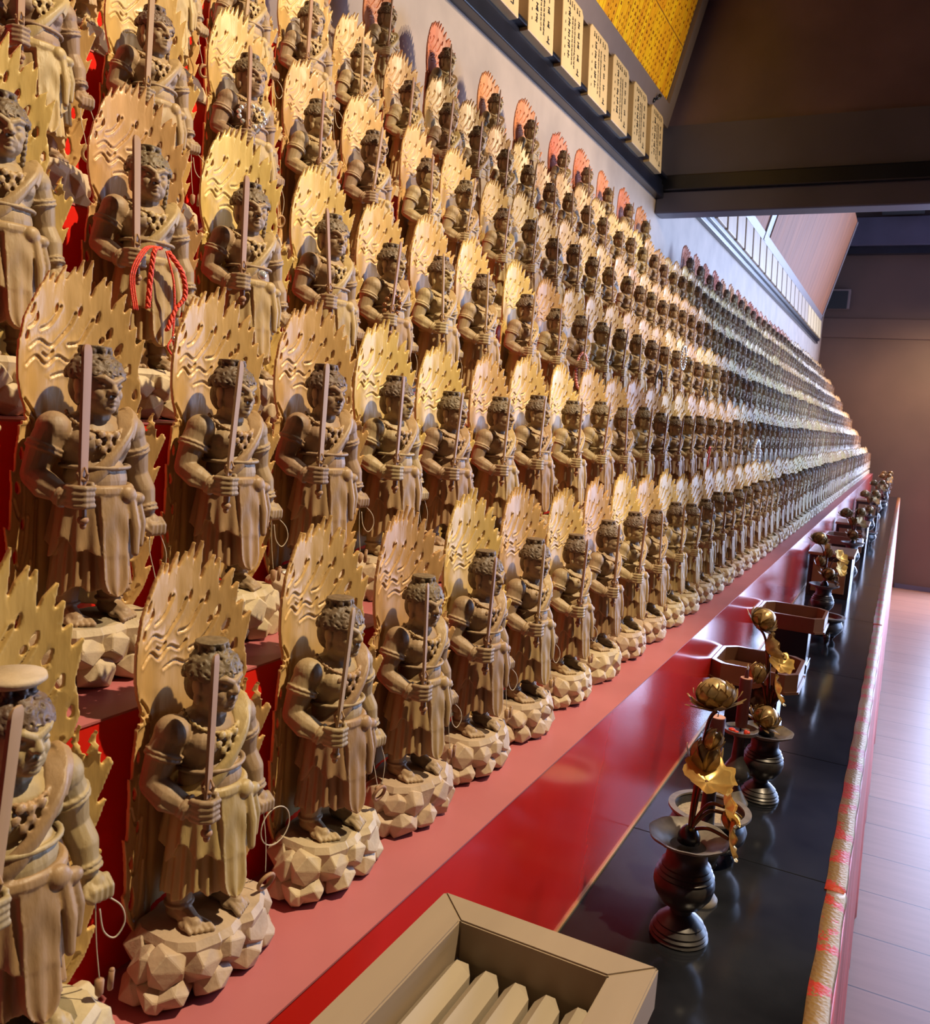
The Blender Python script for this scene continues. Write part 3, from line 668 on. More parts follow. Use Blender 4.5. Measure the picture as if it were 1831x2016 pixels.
def build_lasso(kind):
    bm = bmesh.new()
    if kind == 0:      # stiff wire loop plus hanging strings and a toggle
        tube(bm, [(1.2, 4.6+1.3*cos(a)+0.6, 8.4+1.35*sin(a)) for a in [2*pi*k/32 for k in range(32)]], 0.045, 6, True)
        tube(bm, catmull([(1.0, 4.2, 9.9), (1.3, 4.3, 7.5), (1.6, 4.1, 5.6)], 6), 0.03, 5)
    elif kind == 1:
        tube(bm, catmull([(0.9, 4.6, 9.9), (1.1, 5.1, 8.4), (1.2, 5.0, 7.2), (1.2, 4.8, 6.3)], 6), 0.035, 5)
        tube(bm, catmull([(0.9, 3.9, 9.9), (1.1, 3.8, 8.6), (1.2, 4.1, 7.2), (1.3, 4.3, 6.2)], 6), 0.035, 5)
    else:
        tube(bm, catmull([(0.9, 4.5, 9.9), (1.2, 5.4, 9.0), (1.3, 5.6, 8.0), (1.2, 5.1, 7.3), (1.1, 4.5, 7.9), (1.0, 4.3, 9.2)], 6), 0.045, 6)
        tube(bm, catmull([(0.9, 4.1, 9.9), (1.0, 4.15, 7.5), (1.3, 4.2, 5.4)], 6), 0.03, 5)
    me = scale_mesh(to_mesh(bm, 'lasso_cord', True))
    bm = bmesh.new()
    if kind == 0:
        tube(bm, [(1.7+0.25*sin(a), 4.1+0.62*cos(a), 4.95+0.6*sin(a)) for a in [2*pi*k/20 for k in range(20)]], 0.14, 8, True)
    elif kind == 1:
        tube(bm, [(1.25+0.2*sin(a), 4.55+0.6*cos(a), 5.7+0.6*sin(a)) for a in [2*pi*k/20 for k in range(20)]], 0.15, 8, True)
        ell(bm, (1.3, 4.25, 6.2), (0.2, 0.25, 0.25))
    else:
        lathe(bm, [(0.02, 0), (0.22, 0.25), (0.26, 1.0), (0.1, 1.1)], 8, (1.3, 4.2, 4.35)); cap(bm, (1.2, 4.9, 4.5), (1.25, 4.95, 5.5), 0.16, 0.16, 8)
    return me, scale_mesh(to_mesh(bm, 'toggle_ring', True))

BODY = [build_body(0), build_body(1)]; HAIR = [build_hair(0), build_hair(1)]; ROBE = build_robe(); SWORD = build_sword()
ROCK = [build_rock(11), build_rock(23), build_rock(35)]; HALO = [build_halo(1), build_halo(2)]; LASSO = [build_lasso(i) for i in range(3)]
for b in BODY: b.materials.append(M['body'])
for b in HAIR: b.materials.append(M['hair'])
ROBE.materials.append(M['robe']); SWORD.materials.append(M['sword'])
for b in ROCK: b.materials.append(M['rock'])
for b in HALO: b.materials.append(M['halo'])
REDHALO = [h.copy() for h in HALO]
for h in REDHALO: h.materials.clear(); h.materials.append(M['redhalo'])
for a, b in LASSO: a.materials.append(M['string']); b.materials.append(M['sword'])
def joined(parts, name):
    me = bpy.data.meshes.new(name); bm = bmesh.new(); mats = []
    for p, ratio in parts:
        q = decimated(p, ratio, 'q') if ratio < 1 else p
        n0 = len(bm.faces); bm.from_mesh(q); bm.faces.ensure_lookup_table()
        if p.materials[0] not in mats: mats.append(p.materials[0])
        mi = mats.index(p.materials[0])
        for i in range(n0, len(bm.faces)): bm.faces[i].material_index = mi
    bm.to_mesh(me); bm.free()
    for m in mats: me.materials.append(m)
    return me
TURN = radians(-12)
def turned(me, a):
    c = me.copy(); c.transform(Matrix.Rotation(a, 4, 'Z')); return c
MID = [[joined([(BODY[i], 0.30), (HAIR[i], 0.35), (ROBE, 0.30), (SWORD, 1), (turned(ROCK[i], -TURN), 1), ((REDHALO if red else HALO)[i], 0.25)], 'guardian_figure') for i in (0, 1)] for red in (0, 1)]
FAR = [joined([(BODY[i], 0.045), (HAIR[i], 0.06), (ROBE, 0.045), (SWORD, 1), (turned(ROCK[i], -TURN), 0.4), (HALO[i], 0.05)], 'far_figure') for i in (0, 1)]

# ------------------------------------------------------------------ placing the figures
ONES = 'zero first second third fourth fifth sixth seventh eighth ninth tenth eleventh twelfth thirteenth fourteenth fifteenth sixteenth seventeenth eighteenth nineteenth'.split()
TENS = {20: ('twentieth', 'twenty'), 30: ('thirtieth', 'thirty'), 40: ('fortieth', 'forty'), 50: ('fiftieth', 'fifty'), 60: ('sixtieth', 'sixty'), 70: ('seventieth', 'seventy'), 80: ('eightieth', 'eighty')}
def ordinal(n):
    if n < 20: return ONES[n]
    t = n//10*10
    return TENS[t][0] if n == t else TENS[t][1]+'-'+ONES[n-t]
ROWNAME = ['lowest row', 'second row up', 'third row up', 'fourth row up', 'fifth row up', 'top row by the wall']
ROWS = {1: [0.262, 0.396, 0.531, 0.657, 0.783, 0.913, 1.055], 2: [0.268, 0.397, 0.525, 0.648, 0.769, 0.892, 1.026, 1.152, 1.296, 1.436],
        3: [0.405, 0.536, 0.661, 0.793, 0.915, 1.040, 1.170, 1.335, 1.470, 1.600, 1.728, 1.856],
        4: [0.51, 0.64, 0.775, 0.900, 1.025, 1.173, 1.300, 1.450, 1.576, 1.700, 1.82, 1.945, 2.070, 2.220, 2.340, 2.455],
        5: [0.63, 0.757, 0.887, 1.017, 1.143, 1.284, 1.420, 1.540, 1.668, 1.788, 1.919, 2.045, 2.180, 2.310, 2.457, 2.575, 2.700, 2.840, 2.966],
        6: [0.94, 1.15, 1.367, 1.592, 1.823, 2.028, 2.256, 2.446, 2.645, 2.865, 3.075]}
rr = random.Random(5)
ALL = []
for k, ylist in ROWS.items():
    ylist = list(ylist); step = 0.1305 if k < 6 else 0.212
    end = YE-0.07
    while ylist[-1]+step < end:
        s = step*rr.uniform(0.95, 1.05)
        if k == 6 and 3.2 < ylist[-1]+s < 3.75: s = 3.78-ylist[-1]
        ylist.append(ylist[-1]+s)
    for i, y in enumerate(ylist):
        x = TX(k)-0.070; dist = sqrt(x*x+y*y)
        ALL.append([dist, k, i, x, y])
ALL.sort()
NEAR = {(k, i) for d, k, i, x, y in ALL[:96]}
IND = {(k, i) for d, k, i, x, y in ALL[:300]}
SPECIAL = {(2, 0): 'cropped at the left edge behind taller flames', (1, 0): 'nearest, cropped at left, pale disc on crown', (1, 1): 'nearest whole one, thin hoop in left hand',
           (3, 1): 'with a red braided cord looped over its sword hand', (3, 2): 'with a clear crystal ball at its hand', (3, 4): 'with a brown bead bracelet on its arm'}
GRP = 'carved guardian figures on the red steps'
def part(name, me, root, label=None):
    o = bpy.data.objects.new(name, me); C.objects.link(o); o.parent = root
    if label: o['label'] = label
    return o
protos = {}
def make_full(v, red, rock, las):
    key = (v, red, rock, las)
    root = bpy.data.objects.new('guardian_statue', None); root.empty_display_size = 0.03
    ch = [part('figure', BODY[v], root), part('hair', HAIR[v], root, 'dark brown curled hair with flat crown'), part('robe', ROBE, root), part('sword', SWORD, root, 'pale flat wooden sword'),
          part('rock_base', ROCK[rock], root), part('flame_halo', (REDHALO if red else HALO)[v], root)]
    lc = part('lasso_cord', LASSO[las][0], root); ring = bpy.data.objects.new('toggle', LASSO[las][1]); C.objects.link(ring); ring.parent = lc
    return root
def copy_tree(o, parent=None):
    c = o.copy(); C.objects.link(c); c.parent = parent
    for chd in o.children: copy_tree(chd, c)
    return c
farbm = bmesh.new(); farlist = []
for d, k, i, x, y in ALL:
    r2 = random.Random(k*1000+i)
    z = TZ(k)+EZ; rz = TURN+radians(r2.uniform(-6, 6)); sc = r2.uniform(0.97, 1.03); v = r2.randrange(2); red = 1 if k == 6 else 0
    lab = SPECIAL.get((k, i))
    label = 'carved wooden guardian figure, %s from the left in the %s' % (ordinal(i+1), ROWNAME[k-1])
    if lab: label = 'wooden guardian, %s, %s' % (lab, ROWNAME[k-1])
    if (k, i) in NEAR:
        key = (v, red, r2.randrange(3), 0 if (k, i) == (1, 1) else r2.randrange(1, 3))
        if key not in protos:
            root = make_full(*key); C.objects.link(root); protos[key] = root
        else: root = copy_tree(protos[key])
        root.location = (x, y, z); root.rotation_euler = (0, 0, rz); root.scale = (1, sc, sc)
        tag(root, label, 'statue', GRP)
        for chd in root.children:
            if chd.name.startswith('rock_base'): chd.rotation_euler = (0, 0, -rz)
            if chd.name.startswith('sword'):
                a = radians(r2.uniform(-4, 4) if r2.random() < 0.85 else r2.uniform(-11, 8)); b2 = radians(r2.uniform(-3, 3))
                piv = Vector((0.03, -0.022, 0.13)); Rm = Matrix.Translation(piv) @ Matrix.Rotation(a, 4, 'X') @ Matrix.Rotation(b2, 4, 'Y') @ Matrix.Translation(-piv)
                chd.matrix_local = Rm
    elif (k, i) in IND:
        o = bpy.data.objects.new('guardian_statue', MID[red][v]); C.objects.link(o)
        o.location = (x, y, z); o.rotation_euler = (0, 0, rz); o.scale = (1, sc, sc); tag(o, label, 'statue', GRP)
    else: farlist.append((FAR[v], Matrix.Translation((x, y, z)) @ Matrix.Rotation(rz, 4, 'Z') @ Matrix.Diagonal((1, sc, sc, 1))))
def merged(items, name):
    mats = []; verts = []; faces = []; mi = []
    for me, mt in items:
        b = len(verts); verts += [tuple(mt @ v.co) for v in me.vertices]
        for m in me.materials:
            if m not in mats: mats.append(m)
        mp = [mats.index(m) for m in me.materials]
        for p in me.polygons: faces.append(tuple(b+q for q in p.vertices)); mi.append(mp[p.material_index])
    me = bpy.data.meshes.new(name); me.from_pydata(verts, [], faces)
    for m in mats: me.materials.append(m)
    me.polygons.foreach_set('material_index', mi); me.polygons.foreach_set('use_smooth', [True]*len(faces)); me.update()
    return me
fo = link('guardian_statues', merged(farlist, 'guardian_statues')); tag(fo, 'farthest carved wooden guardian figures crowding the far end of the steps', 'statues'); fo['kind'] = 'stuff'

# ------------------------------------------------------------------ dedication plaques on the rail
def strokes(bm, org, U, V, Nn, w_, h_, rnd, kind='glyph', th=0.001):
    # one brush-written character: several thin strokes on the plane org + U*a + V*b
    def bar(a0, b0, a1, b1, t):
        p = org+U*a0*w_+V*b0*h_; q = org+U*a1*w_+V*b1*h_; d = (q-p)
        if d.length < 1e-5: return
        n = d.normalized().cross(Nn)*t*0.5; f = Nn*th
        vs = [bm.verts.new(c) for c in (p-n, p+n, q+n, q-n, p-n+f, p+n+f, q+n+f, q-n+f)]
        for idx in ((4, 5, 6, 7), (0, 1, 5, 4), (1, 2, 6, 5), (2, 3, 7, 6), (3, 0, 4, 7)): bm.faces.new([vs[i] for i in idx])
    t = 0.12*min(w_, h_)
    if kind == 'ue':      # 上
        bar(0, 0.42, 0, -0.42, t*1.2); bar(0, 0.08, 0.32, 0.08, t); bar(-0.45, -0.42, 0.45, -0.42, t*1.2)
    elif kind == 'ko':    # コ
        bar(-0.35, 0.35, 0.38, 0.35, t); bar(0.35, 0.35, 0.35, -0.35, t); bar(-0.4, -0.35, 0.38, -0.35, t)
    elif kind == 'dash': bar(0, 0.3, 0, -0.3, t*1.6)
    else:
        for j in range(rnd.randint(2, 3)):
            b = 0.38-0.36*j+rnd.uniform(-.06, .06); bar(-rnd.uniform(.2, .45), b, rnd.uniform(.2, .45), b+rnd.uniform(-.03, .06), t)
        a = rnd.uniform(-.15, .15); bar(a, 0.45, a+rnd.uniform(-.06, .06), -0.45, t*1.1)
        if rnd.random() < 0.6: bar(a, 0.0, -0.4, -0.42, t)
        if rnd.random() < 0.6: bar(a, 0.0, 0.42, -0.40, t)
TAB = [(1.57, 1.755), (1.81, 1.985), (2.045, 2.211), (2.274, 2.432), (2.494, 2.666), (2.716, 2.886), (2.947, 3.111), (3.171, 3.334)]
zb, zt = 0.938, 1.142
for i, (y0, y1) in enumerate(TAB):
    rnd = random.Random(50+i); yc = (y0+y1)/2; hw = (y1-y0)/2; hh = (zt-zb)/2
    bm = bmesh.new(); T = 0.034; ch = 0.014
    prof = [(-hw, -hh), (hw, -hh), (hw, hh-ch), (hw-ch, hh), (-hw+ch, hh), (-hw, hh-ch)]
    F = [bm.verts.new((0, y, z)) for y, z in prof]; B = [bm.verts.new((-T, y, z)) for y, z in prof]
    bm.faces.new(F); bm.faces.new(B[::-1])
    for k in range(6): bm.faces.new((F[k], B[k], B[(k+1) % 6], F[(k+1) % 6]))
    bmesh.ops.bevel(bm, geom=bm.edges[:], offset=0.0015, segments=1, affect='EDGES')
    name = ['farthest from the camera end of the row', '']
    root = empty('dedication_plaque', (-0.957, yc, (zb+zt)/2+EZ), 'pale wooden plaque with black brush writing, %s from the right of those before the beam' % ordinal(len(TAB)-i), 'plaque', 'written plaques on the wall rail')
    root.rotation_euler = (0, radians(-3.0), 0)
    bd = link('board', to_mesh(bm, 'board'), M['plaque'], root)
    bm = bmesh.new(); org = Vector((0.0005, 0, 0)); U = Vector((0, 1, 0)); V = Vector((0, 0, 1)); Nn = Vector((1, 0, 0)); W = 2*hw; Hh = 2*hh
    def at(a, b): return org+U*a*W+V*b*Hh
    for k in range(6): strokes(bm, at(-0.30+0.105*k+(0.05 if k > 3 else 0), 0.40), U, V, Nn, 0.009, 0.016, rnd)
    for k in range(5): strokes(bm, at(-0.20, 0.27-0.135*k), U, V, Nn, 0.019, 0.022, rnd)
    for k in range(6): strokes(bm, at(-0.38, 0.2-0.105*k), U, V, Nn, 0.007, 0.012, rnd, 'dash')
    for k in range(11): strokes(bm, at(-0.04, 0.24-0.058*k), U, V, Nn, 0.008, 0.010, rnd)
    for k in range(12): strokes(bm, at(0.08, 0.25-0.055*k), U, V, Nn, 0.009, 0.010, rnd)
    for k in range(3): strokes(bm, at(0.27, 0.24-0.13*k), U, V, Nn, 0.015, 0.018, rnd)
    strokes(bm, at(0.27, -0.19), U, V, Nn, 0.016, 0.018, rnd)
    strokes(bm, at(0.27, -0.37), U, V, Nn, 0.020, 0.020, rnd, 'ko' if i == 1 else 'ue')
    wr_ = link('brush_writing', to_mesh(bm, 'brush_writing'), M['ink'], root); wr_['label'] = 'black brush characters in columns'
# plaques farther on, beyond the beam
nf = 23; ya, yb = 3.86, 9.92
for i in range(nf):
    y0 = ya+(yb-ya)*i/nf; y1 = ya+(yb-ya)*(i+0.84)/nf
    bm = bmesh.new(); box(bm, (-0.03, -(y1-y0)/2, -0.088), (0, (y1-y0)/2, 0.088), 0.003)
    o = link('dedication_plaque', to_mesh(bm, 'dedication_plaque'), M['farplaque'] if i < 18 else M['plaque'], None, (-0.952, (y0+y1)/2, 1.098+EZ)); o.rotation_euler = (0, radians(-3), 0)
    tag(o, 'plain-looking pale plaque beyond the beam, %s from the far wall' % ordinal(nf-i), 'plaque', 'plaques beyond the beam')
# leaning board of amber name slips above the plaques
def lean(y, t, off=0.0):    # t = distance up the board
    s_ = 0.235; c_ = sqrt(1-s_*s_); return Vector((-0.985+s_*t+off*c_, y, 1.165+c_*t-off*s_+EZ))
nb = empty('name_slip_board', tuple(lean(1.9, 0)), 'grey framed leaning board covered in amber slips of names above the plaques', 'notice board')
o0 = lean(1.9, 0)
def lean_box(bm, y0, y1, t0, t1, f0, f1):
    vs = [bm.verts.new(lean(y, t, f)-o0) for y in (y0, y1) for t in (t0, t1) for f in (f0, f1)]
    for idx in ((0, 1, 3, 2), (4, 6, 7, 5), (0, 4, 5, 1), (2, 3, 7, 6), (0, 2, 6, 4), (1, 5, 7, 3)): bm.faces.new([vs[i] for i in idx])
bm = bmesh.new(); lean_box(bm, 0.6, 3.42, 0, 0.9, -0.03, 0.0); link('backing', to_mesh(bm, 'backing'), M['frame'], nb)
bm = bmesh.new(); lean_box(bm, 0.6, 3.44, -0.025, 0.045, 0, 0.018); lean_box(bm, 3.375, 3.44, 0.045, 0.9, 0, 0.018); link('frame', to_mesh(bm, 'frame'), M['frame'], nb)
rnd = random.Random(9); ink = bmesh.new(); cnt = 0
Ul = Vector((0, 1, 0)); Vl = (lean(0, 1)-lean(0, 0)).normalized(); Nl = Ul.cross(Vl)*1.0
for row in range(3):
    t0 = 0.047+0.20*row; y = 3.37
    while y > (2.62 if row == 0 else 2.35 if row == 1 else 2.1) - 0.0:
        wdt = rnd.choice([0.024, 0.024, 0.03, 0.036]); h_ = 0.196
        if cnt < 98:
            bm = bmesh.new(); lean_box(bm, y-wdt+0.0008, y-0.0008, t0, t0+h_, 0.0, 0.003+0.001*rnd.random())
            link('name_slip', to_mesh(bm, 'name_slip'), M['slip'], nb); cnt += 1
            n = 9
            for k in range(n):
                if rnd.random() < 0.22: continue
                strokes(ink, lean(y-wdt/2, t0+h_*(0.93-0.86*k/(n-1)), 0.0045)-o0, Ul, Vl, Nl, wdt*0.30*(1.3 if k in (3, 4, 5) else 0.8), 0.010, rnd)
        y -= wdt
bm = bmesh.new()
for row in range(4):
    t0 = 0.047+0.20*row; y = (2.62, 2.35, 2.1, 3.37)[row]
    while y > 0.65:
        lean_box(bm, y-0.029, y-0.001, t0, t0+0.196, 0.0, 0.0035); y -= 0.03
o = link('name_slips', to_mesh(bm, 'name_slips'), M['slip'], nb); o['kind'] = 'stuff'
li = link('slip_writing', to_mesh(ink, 'slip_writing'), M['redink'], nb); li['label'] = 'small dark red brush characters'
bm = bmesh.new(); tube(bm, catmull([(0, 0, 0), (0.012, 0.004, 0.006), (0.02, 0.012, 0.016), (0.014, 0.02, 0.022)], 5), 0.004, 8); ell(bm, (0, 0, 0), (0.006, 0.007, 0.009)); ell(bm, (0.014, 0.02, 0.022), (0.006, 0.006, 0.006))
hk = link('hook', to_mesh(bm, 'hook', True), M['blackwood'], nb, tuple(lean(3.20, 0.0, 0.02)-o0)); hk['label'] = 'small black hook on the frame'
# far leaning board of warm planks
fb = empty('plank_board', (-0.97, 6.9, 1.2+EZ), 'warm brown plank board with grey edging leaning above the farther plaques', 'board')
def fl(y, t, off=0.0):
    s_ = 0.235; c_ = sqrt(1-s_*s_); return Vector((-0.975+s_*t+off*c_+0.97, y-6.9, 1.20+c_*t-off*s_-1.2))
def fbox(bm, y0, y1, t0, t1, f0, f1):
    vs = [bm.verts.new(fl(y, t, f)) for y in (y0, y1) for t in (t0, t1) for f in (f0, f1)]
    for idx in ((0, 1, 3, 2), (4, 6, 7, 5), (0, 4, 5, 1), (2, 3, 7, 6), (0, 2, 6, 4), (1, 5, 7, 3)): bm.faces.new([vs[i] for i in idx])
y = 3.62; ends = [5.82, 9.86]
for (a, b) in ((3.62, 5.80), (6.02, 9.84)):
    n = int((b-a)/0.17)
    for k in range(n):
        bm = bmesh.new(); fbox(bm, a+(b-a)*k/n+0.0012, a+(b-a)*(k+1)/n-0.0012, 0, 1.02, 0, 0.01); link('plank', to_mesh(bm, 'plank'), M['ceilboard'], fb)
bm = bmesh.new(); fbox(bm, 3.6, 9.92, -0.006, 0.045, 0, 0.016); fbox(bm, 9.84, 9.92, 0, 1.02, 0, 0.016); fbox(bm, 5.80, 5.86, 0, 1.02, 0, 0.02); link('edging', to_mesh(bm, 'edging'), M['frame'], fb)
bm = bmesh.new(); fbox(bm, 5.86, 6.02, 0, 1.02, -0.02, 0.004); link('dark_batten', to_mesh(bm, 'dark_batten'), M['blackwood'], fb)
bm = bmesh.new()
vs = [bm.verts.new(p) for p in (fl(9.84, 1.02, 0.0), fl(9.92, 1.02, 0), fl(9.92, 1.02, 0.016)+Vector((-0.12, 0, 0.1)), fl(9.84, 1.02, 0)+Vector((-0.12, 0, 0.1)))]
bm.faces.new(vs); ob = link('top_edging', to_mesh(bm, 'top_edging'), M['frame'], fb); md = ob.modifiers.new('s', 'SOLIDIFY'); md.thickness = 0.02
# small square speaker on the far wall
sp = empty('wall_speaker', (-0.86, YF, 1.50+EZ), 'small square black box with pale rim high on the far wall', 'speaker')
bm = bmesh.new(); box(bm, (-0.11, -0.10, -0.105), (0.11, -0.001, 0.105), 0.004); link('housing', to_mesh(bm, 'housing'), M['frame'], sp)
bm = bmesh.new(); box(bm, (-0.108, -0.108, -0.108), (0.088, -0.098, 0.085), 0.003); link('grille', to_mesh(bm, 'grille'), M['ventgrey'], sp)
bm = bmesh.new(); box(bm, (-0.2, -0.12, -0.09), (0.2, 0.12, 0.09), 0.004)
o = link('ceiling_vent', to_mesh(bm, 'ceiling_vent'), M['ventgrey'], None, (-0.33, YF-0.30, 2.45+EZ)); tag(o, 'dark square box above the far wall beam, near the right edge', 'vent')

# ------------------------------------------------------------------ slatted offering box
ob_ = empty('offering_box', (-0.1875, 0.40, -0.60+EZ), 'wooden offering box with mitred frame and sloped slats on the ledge', 'offering box')
def ob_box(name, a, b, mat, bev=0.0012):
    bm = bmesh.new(); box(bm, a, b, bev); return link(name, to_mesh(bm, name), mat, ob_)
X0, X1, Y1, Y0, ZT, FW = -0.0815, 0.0815, 0.149, -0.30, 0.24, 0.027
def mitre(name, pts):
    bm = bmesh.new(); T = [bm.verts.new((x, y, ZT)) for x, y in pts]; B = [bm.verts.new((x, y, ZT-0.03)) for x, y in pts]
    bm.faces.new(T); bm.faces.new(B[::-1])
    for k in range(4): bm.faces.new((T[k], B[k], B[(k+1) % 4], T[(k+1) % 4]))
    bmesh.ops.bevel(bm, geom=bm.edges[:], offset=0.0012, segments=2, affect='EDGES')
    return link(name, to_mesh(bm, name), M['boxwood'], ob_)
mitre('frame_rail', [(X0, Y1), (X1, Y1), (X1-FW, Y1-FW), (X0+FW, Y1-FW)]); mitre('frame_rail', [(X1, Y1), (X1, Y0), (X1-FW, Y0+FW), (X1-FW, Y1-FW)])
mitre('frame_rail', [(X1, Y0), (X0, Y0), (X0+FW, Y0+FW), (X1-FW, Y0+FW)]); mitre('frame_rail', [(X0, Y0), (X0, Y1), (X0+FW, Y1-FW), (X0+FW, Y0+FW)])
g = 0.010
ob_box('side_panel', (X0+g, Y0+g, 0.0), (X0+FW-0.003, Y1-g, ZT-0.03), M['boxwood']); ob_box('side_panel', (X1-FW+0.003, Y0+g, 0.0), (X1-g, Y1-g, ZT-0.03), M['boxwood'])
ob_box('end_panel', (X0+FW, Y1-FW+0.003, 0.0), (X1-FW, Y1-g, ZT-0.03), M['boxwood']); ob_box('end_panel', (X0+FW, Y0+g, 0.0), (X1-FW, Y0+FW-0.003, ZT-0.03), M['boxwood'])
ob_box('bottom_panel', (X0+FW, Y0+FW, 0.01), (X1-FW, Y1-FW, 0.02), M['darkwood'])
ns = 5; span = (X1-FW-X0-FW); pw = span/ns
for k in range(ns):
    cx = X0+FW+pw*(k+0.5); hw = 0.0088; zr = ZT-0.012; zc = zr-0.011; bm = bmesh.new()
    ya_, yt = Y0+FW+0.004, Y1-FW-0.004
    A = [bm.verts.new(p) for p in ((cx-hw, ya_, zc), (cx, ya_, zr), (cx+hw, ya_, zc), (cx+hw, ya_, zc-0.02), (cx-hw, ya_, zc-0.02))]
    B = [bm.verts.new(p) for p in ((cx-hw, yt-0.016, zc), (cx, yt-0.020, zr), (cx+hw, yt-0.016, zc), (cx+hw, yt-0.016, zc-0.02), (cx-hw, yt-0.016, zc-0.02))]
    tip = bm.verts.new((cx, yt, zc-0.004)); tb = bm.verts.new((cx, yt, zc-0.02))
    for j in range(5): bm.faces.new((A[j], A[(j+1) % 5], B[(j+1) % 5], B[j]))
    bm.faces.new(A[::-1]); bm.faces.new((B[0], B[1], tip)); bm.faces.new((B[1], B[2], tip)); bm.faces.new((B[2], B[3], tb, tip)); bm.faces.new((B[4], B[0], tip, tb)); bm.faces.new((B[3], B[4], tb))
    link('slat', to_mesh(bm, 'slat'), M['slat'], ob_)

# ------------------------------------------------------------------ bronze altar vessels on the ledge
LZ = -0.60+EZ
def vessel_part(name, prof, mat, parent, seg=40, wob=None, label=None):
    bm = bmesh.new(); lathe(bm, prof, seg, (0, 0, 0), wob); o = link(name, to_mesh(bm, name, True, 0.9), mat, parent)
    if label: o['label'] = label
    return o
def flower_vase(loc, s, label, grp=None):
    r = empty('bronze_vase', (loc[0], loc[1], LZ), label, 'vase', grp)
    vessel_part('foot', [(0, 0), (.0335, 0), (.0345, .002), (.0325, .0045), (.0335, .007), (.0310, .0095), (.0315, .012), (.027, .017), (.0275, .019), (.019, .027), (.013, .031), (.013, .036), (0, .036)], M['bronze'], r)
    vessel_part('body', [(0, .034), (.013, .036), (.024, .043), (.0325, .055), (.0355, .066), (.035, .073), (.0325, .0765), (.034, .079), (.0305, .082), (.0315, .0845), (.028, .0875), (.0290, .090), (.0245, .094), (.0235, .104), (.025, .112), (0, .112)], M['bronze'], r)
    vessel_part('rim', [(0, .100), (.0215, .104), (.023, .112), (.034, .117), (.0445, .1225), (.0455, .1255), (.043, .1255), (.033, .1195), (.022, .1145), (.019, .108), (0, .107)], M['dusty_bronze'], r, 60,
                lambda t, rr_, z: 1+(0.035*abs(sin(t*pi*9))*(1 if rr_ > .03 else 0)), 'dusty scalloped flared rim')
    r.scale = (s, s, s); return r
def burner(loc, s, label, grp=None):
    r = empty('incense_burner', (loc[0], loc[1], LZ), label, 'incense burner', grp)
    vessel_part('bowl', [(0, .014), (.022, .015), (.040, .022), (.051, .036), (.053, .046), (.049, .056), (.047, .060), (.055, .068), (.056, .071), (.050, .0715), (.046, .064), (.044, .058), (0, .057)], M['bronze'], r, 48)
    o = vessel_part('rim', [(.0475, .0705), (.0565, .0700), (.0565, .0730), (.0475, .0730), (.0475, .0705)], M['dusty_bronze'], r, 48)
    o = vessel_part('ash_bed', [(0, .0565), (.0445, .0565), (.044, .060), (.02, .0625), (0, .0615)], M['ash'], r, 32)
    for k in range(3):
        a = 2*pi*k/3+0.9; bm = bmesh.new(); chain(bm, [(.040*cos(a), .040*sin(a), .026), (.046*cos(a), .046*sin(a), .014), (.041*cos(a), .041*sin(a), .004)], [.010, .0075, .0045], 10)
        link('leg', to_mesh(bm, 'leg', True), M['bronze'], r)
    r.scale = (s, s, s); return r
def candlestick(loc, h, candle_h, label, candle_label, stub=False):
    r = empty('candlestick', (loc[0], loc[1], LZ), label, 'candlestick', 'bronze candlesticks')
    k = h/0.13
    vessel_part('foot', [(0, 0), (.024, 0), (.0245, .003), (.022, .006), (.018, .012), (.011, .024), (.007, .032), (0, .032)], M['dusty_bronze'], r)
    vessel_part('stem', [(0, .030), (.0075, .031), (.009, .036), (.017, .042*k), (.022, .052*k), (.021, .060*k), (.016, .068*k), (.010, .078*k), (.009, .095*k), (.008, .112*k), (.012, .122*k), (0, .122*k)], M['bronze'], r)
    vessel_part('drip_pan', [(0, .120*k), (.016, .121*k), (.026, .1245*k), (.028, h+0.001), (.0265, h+0.001), (.022, h-0.003), (0, h-0.003)], M['dusty_bronze'], r, 40, None, 'dusty drip pan with wide rim')
    bm = bmesh.new(); cap(bm, (0, 0, h-0.004), (0, 0, h+0.012), .0016, .0008, 8); link('spike', to_mesh(bm, 'spike', True), M['blackwood'], r)
    c = empty('candle', (loc[0], loc[1], LZ+h-0.002+(0.002)), candle_label, 'candle', None)
    rad = .0095
    vessel_part('wax_body', [(0, 0.004), (rad*0.92, 0.004), (rad, .01), (rad*1.03, candle_h-0.001), (rad*1.0, candle_h), (0, candle_h)], M['candle'], c, 24)
    vessel_part('top_wax', [(0, candle_h-0.0005), (rad*0.96, candle_h-0.0005), (rad*0.96, candle_h+0.0008), (0, candle_h+0.0006)], M['wax'], c, 24, None, 'pale pink top face')
    if not stub: vessel_part('wick', [(0, candle_h), (.0035, candle_h), (.0030, candle_h+.008), (.0018, candle_h+.014), (0, candle_h+.0145)], M['candle'], c, 12)
    else:
        bm = bmesh.new(); cap(bm, (0, 0, candle_h), (0, 0, candle_h+0.006), .0008, .0006, 6); link('wick', to_mesh(bm, 'wick', True), M['blackwood'], c)
    return r
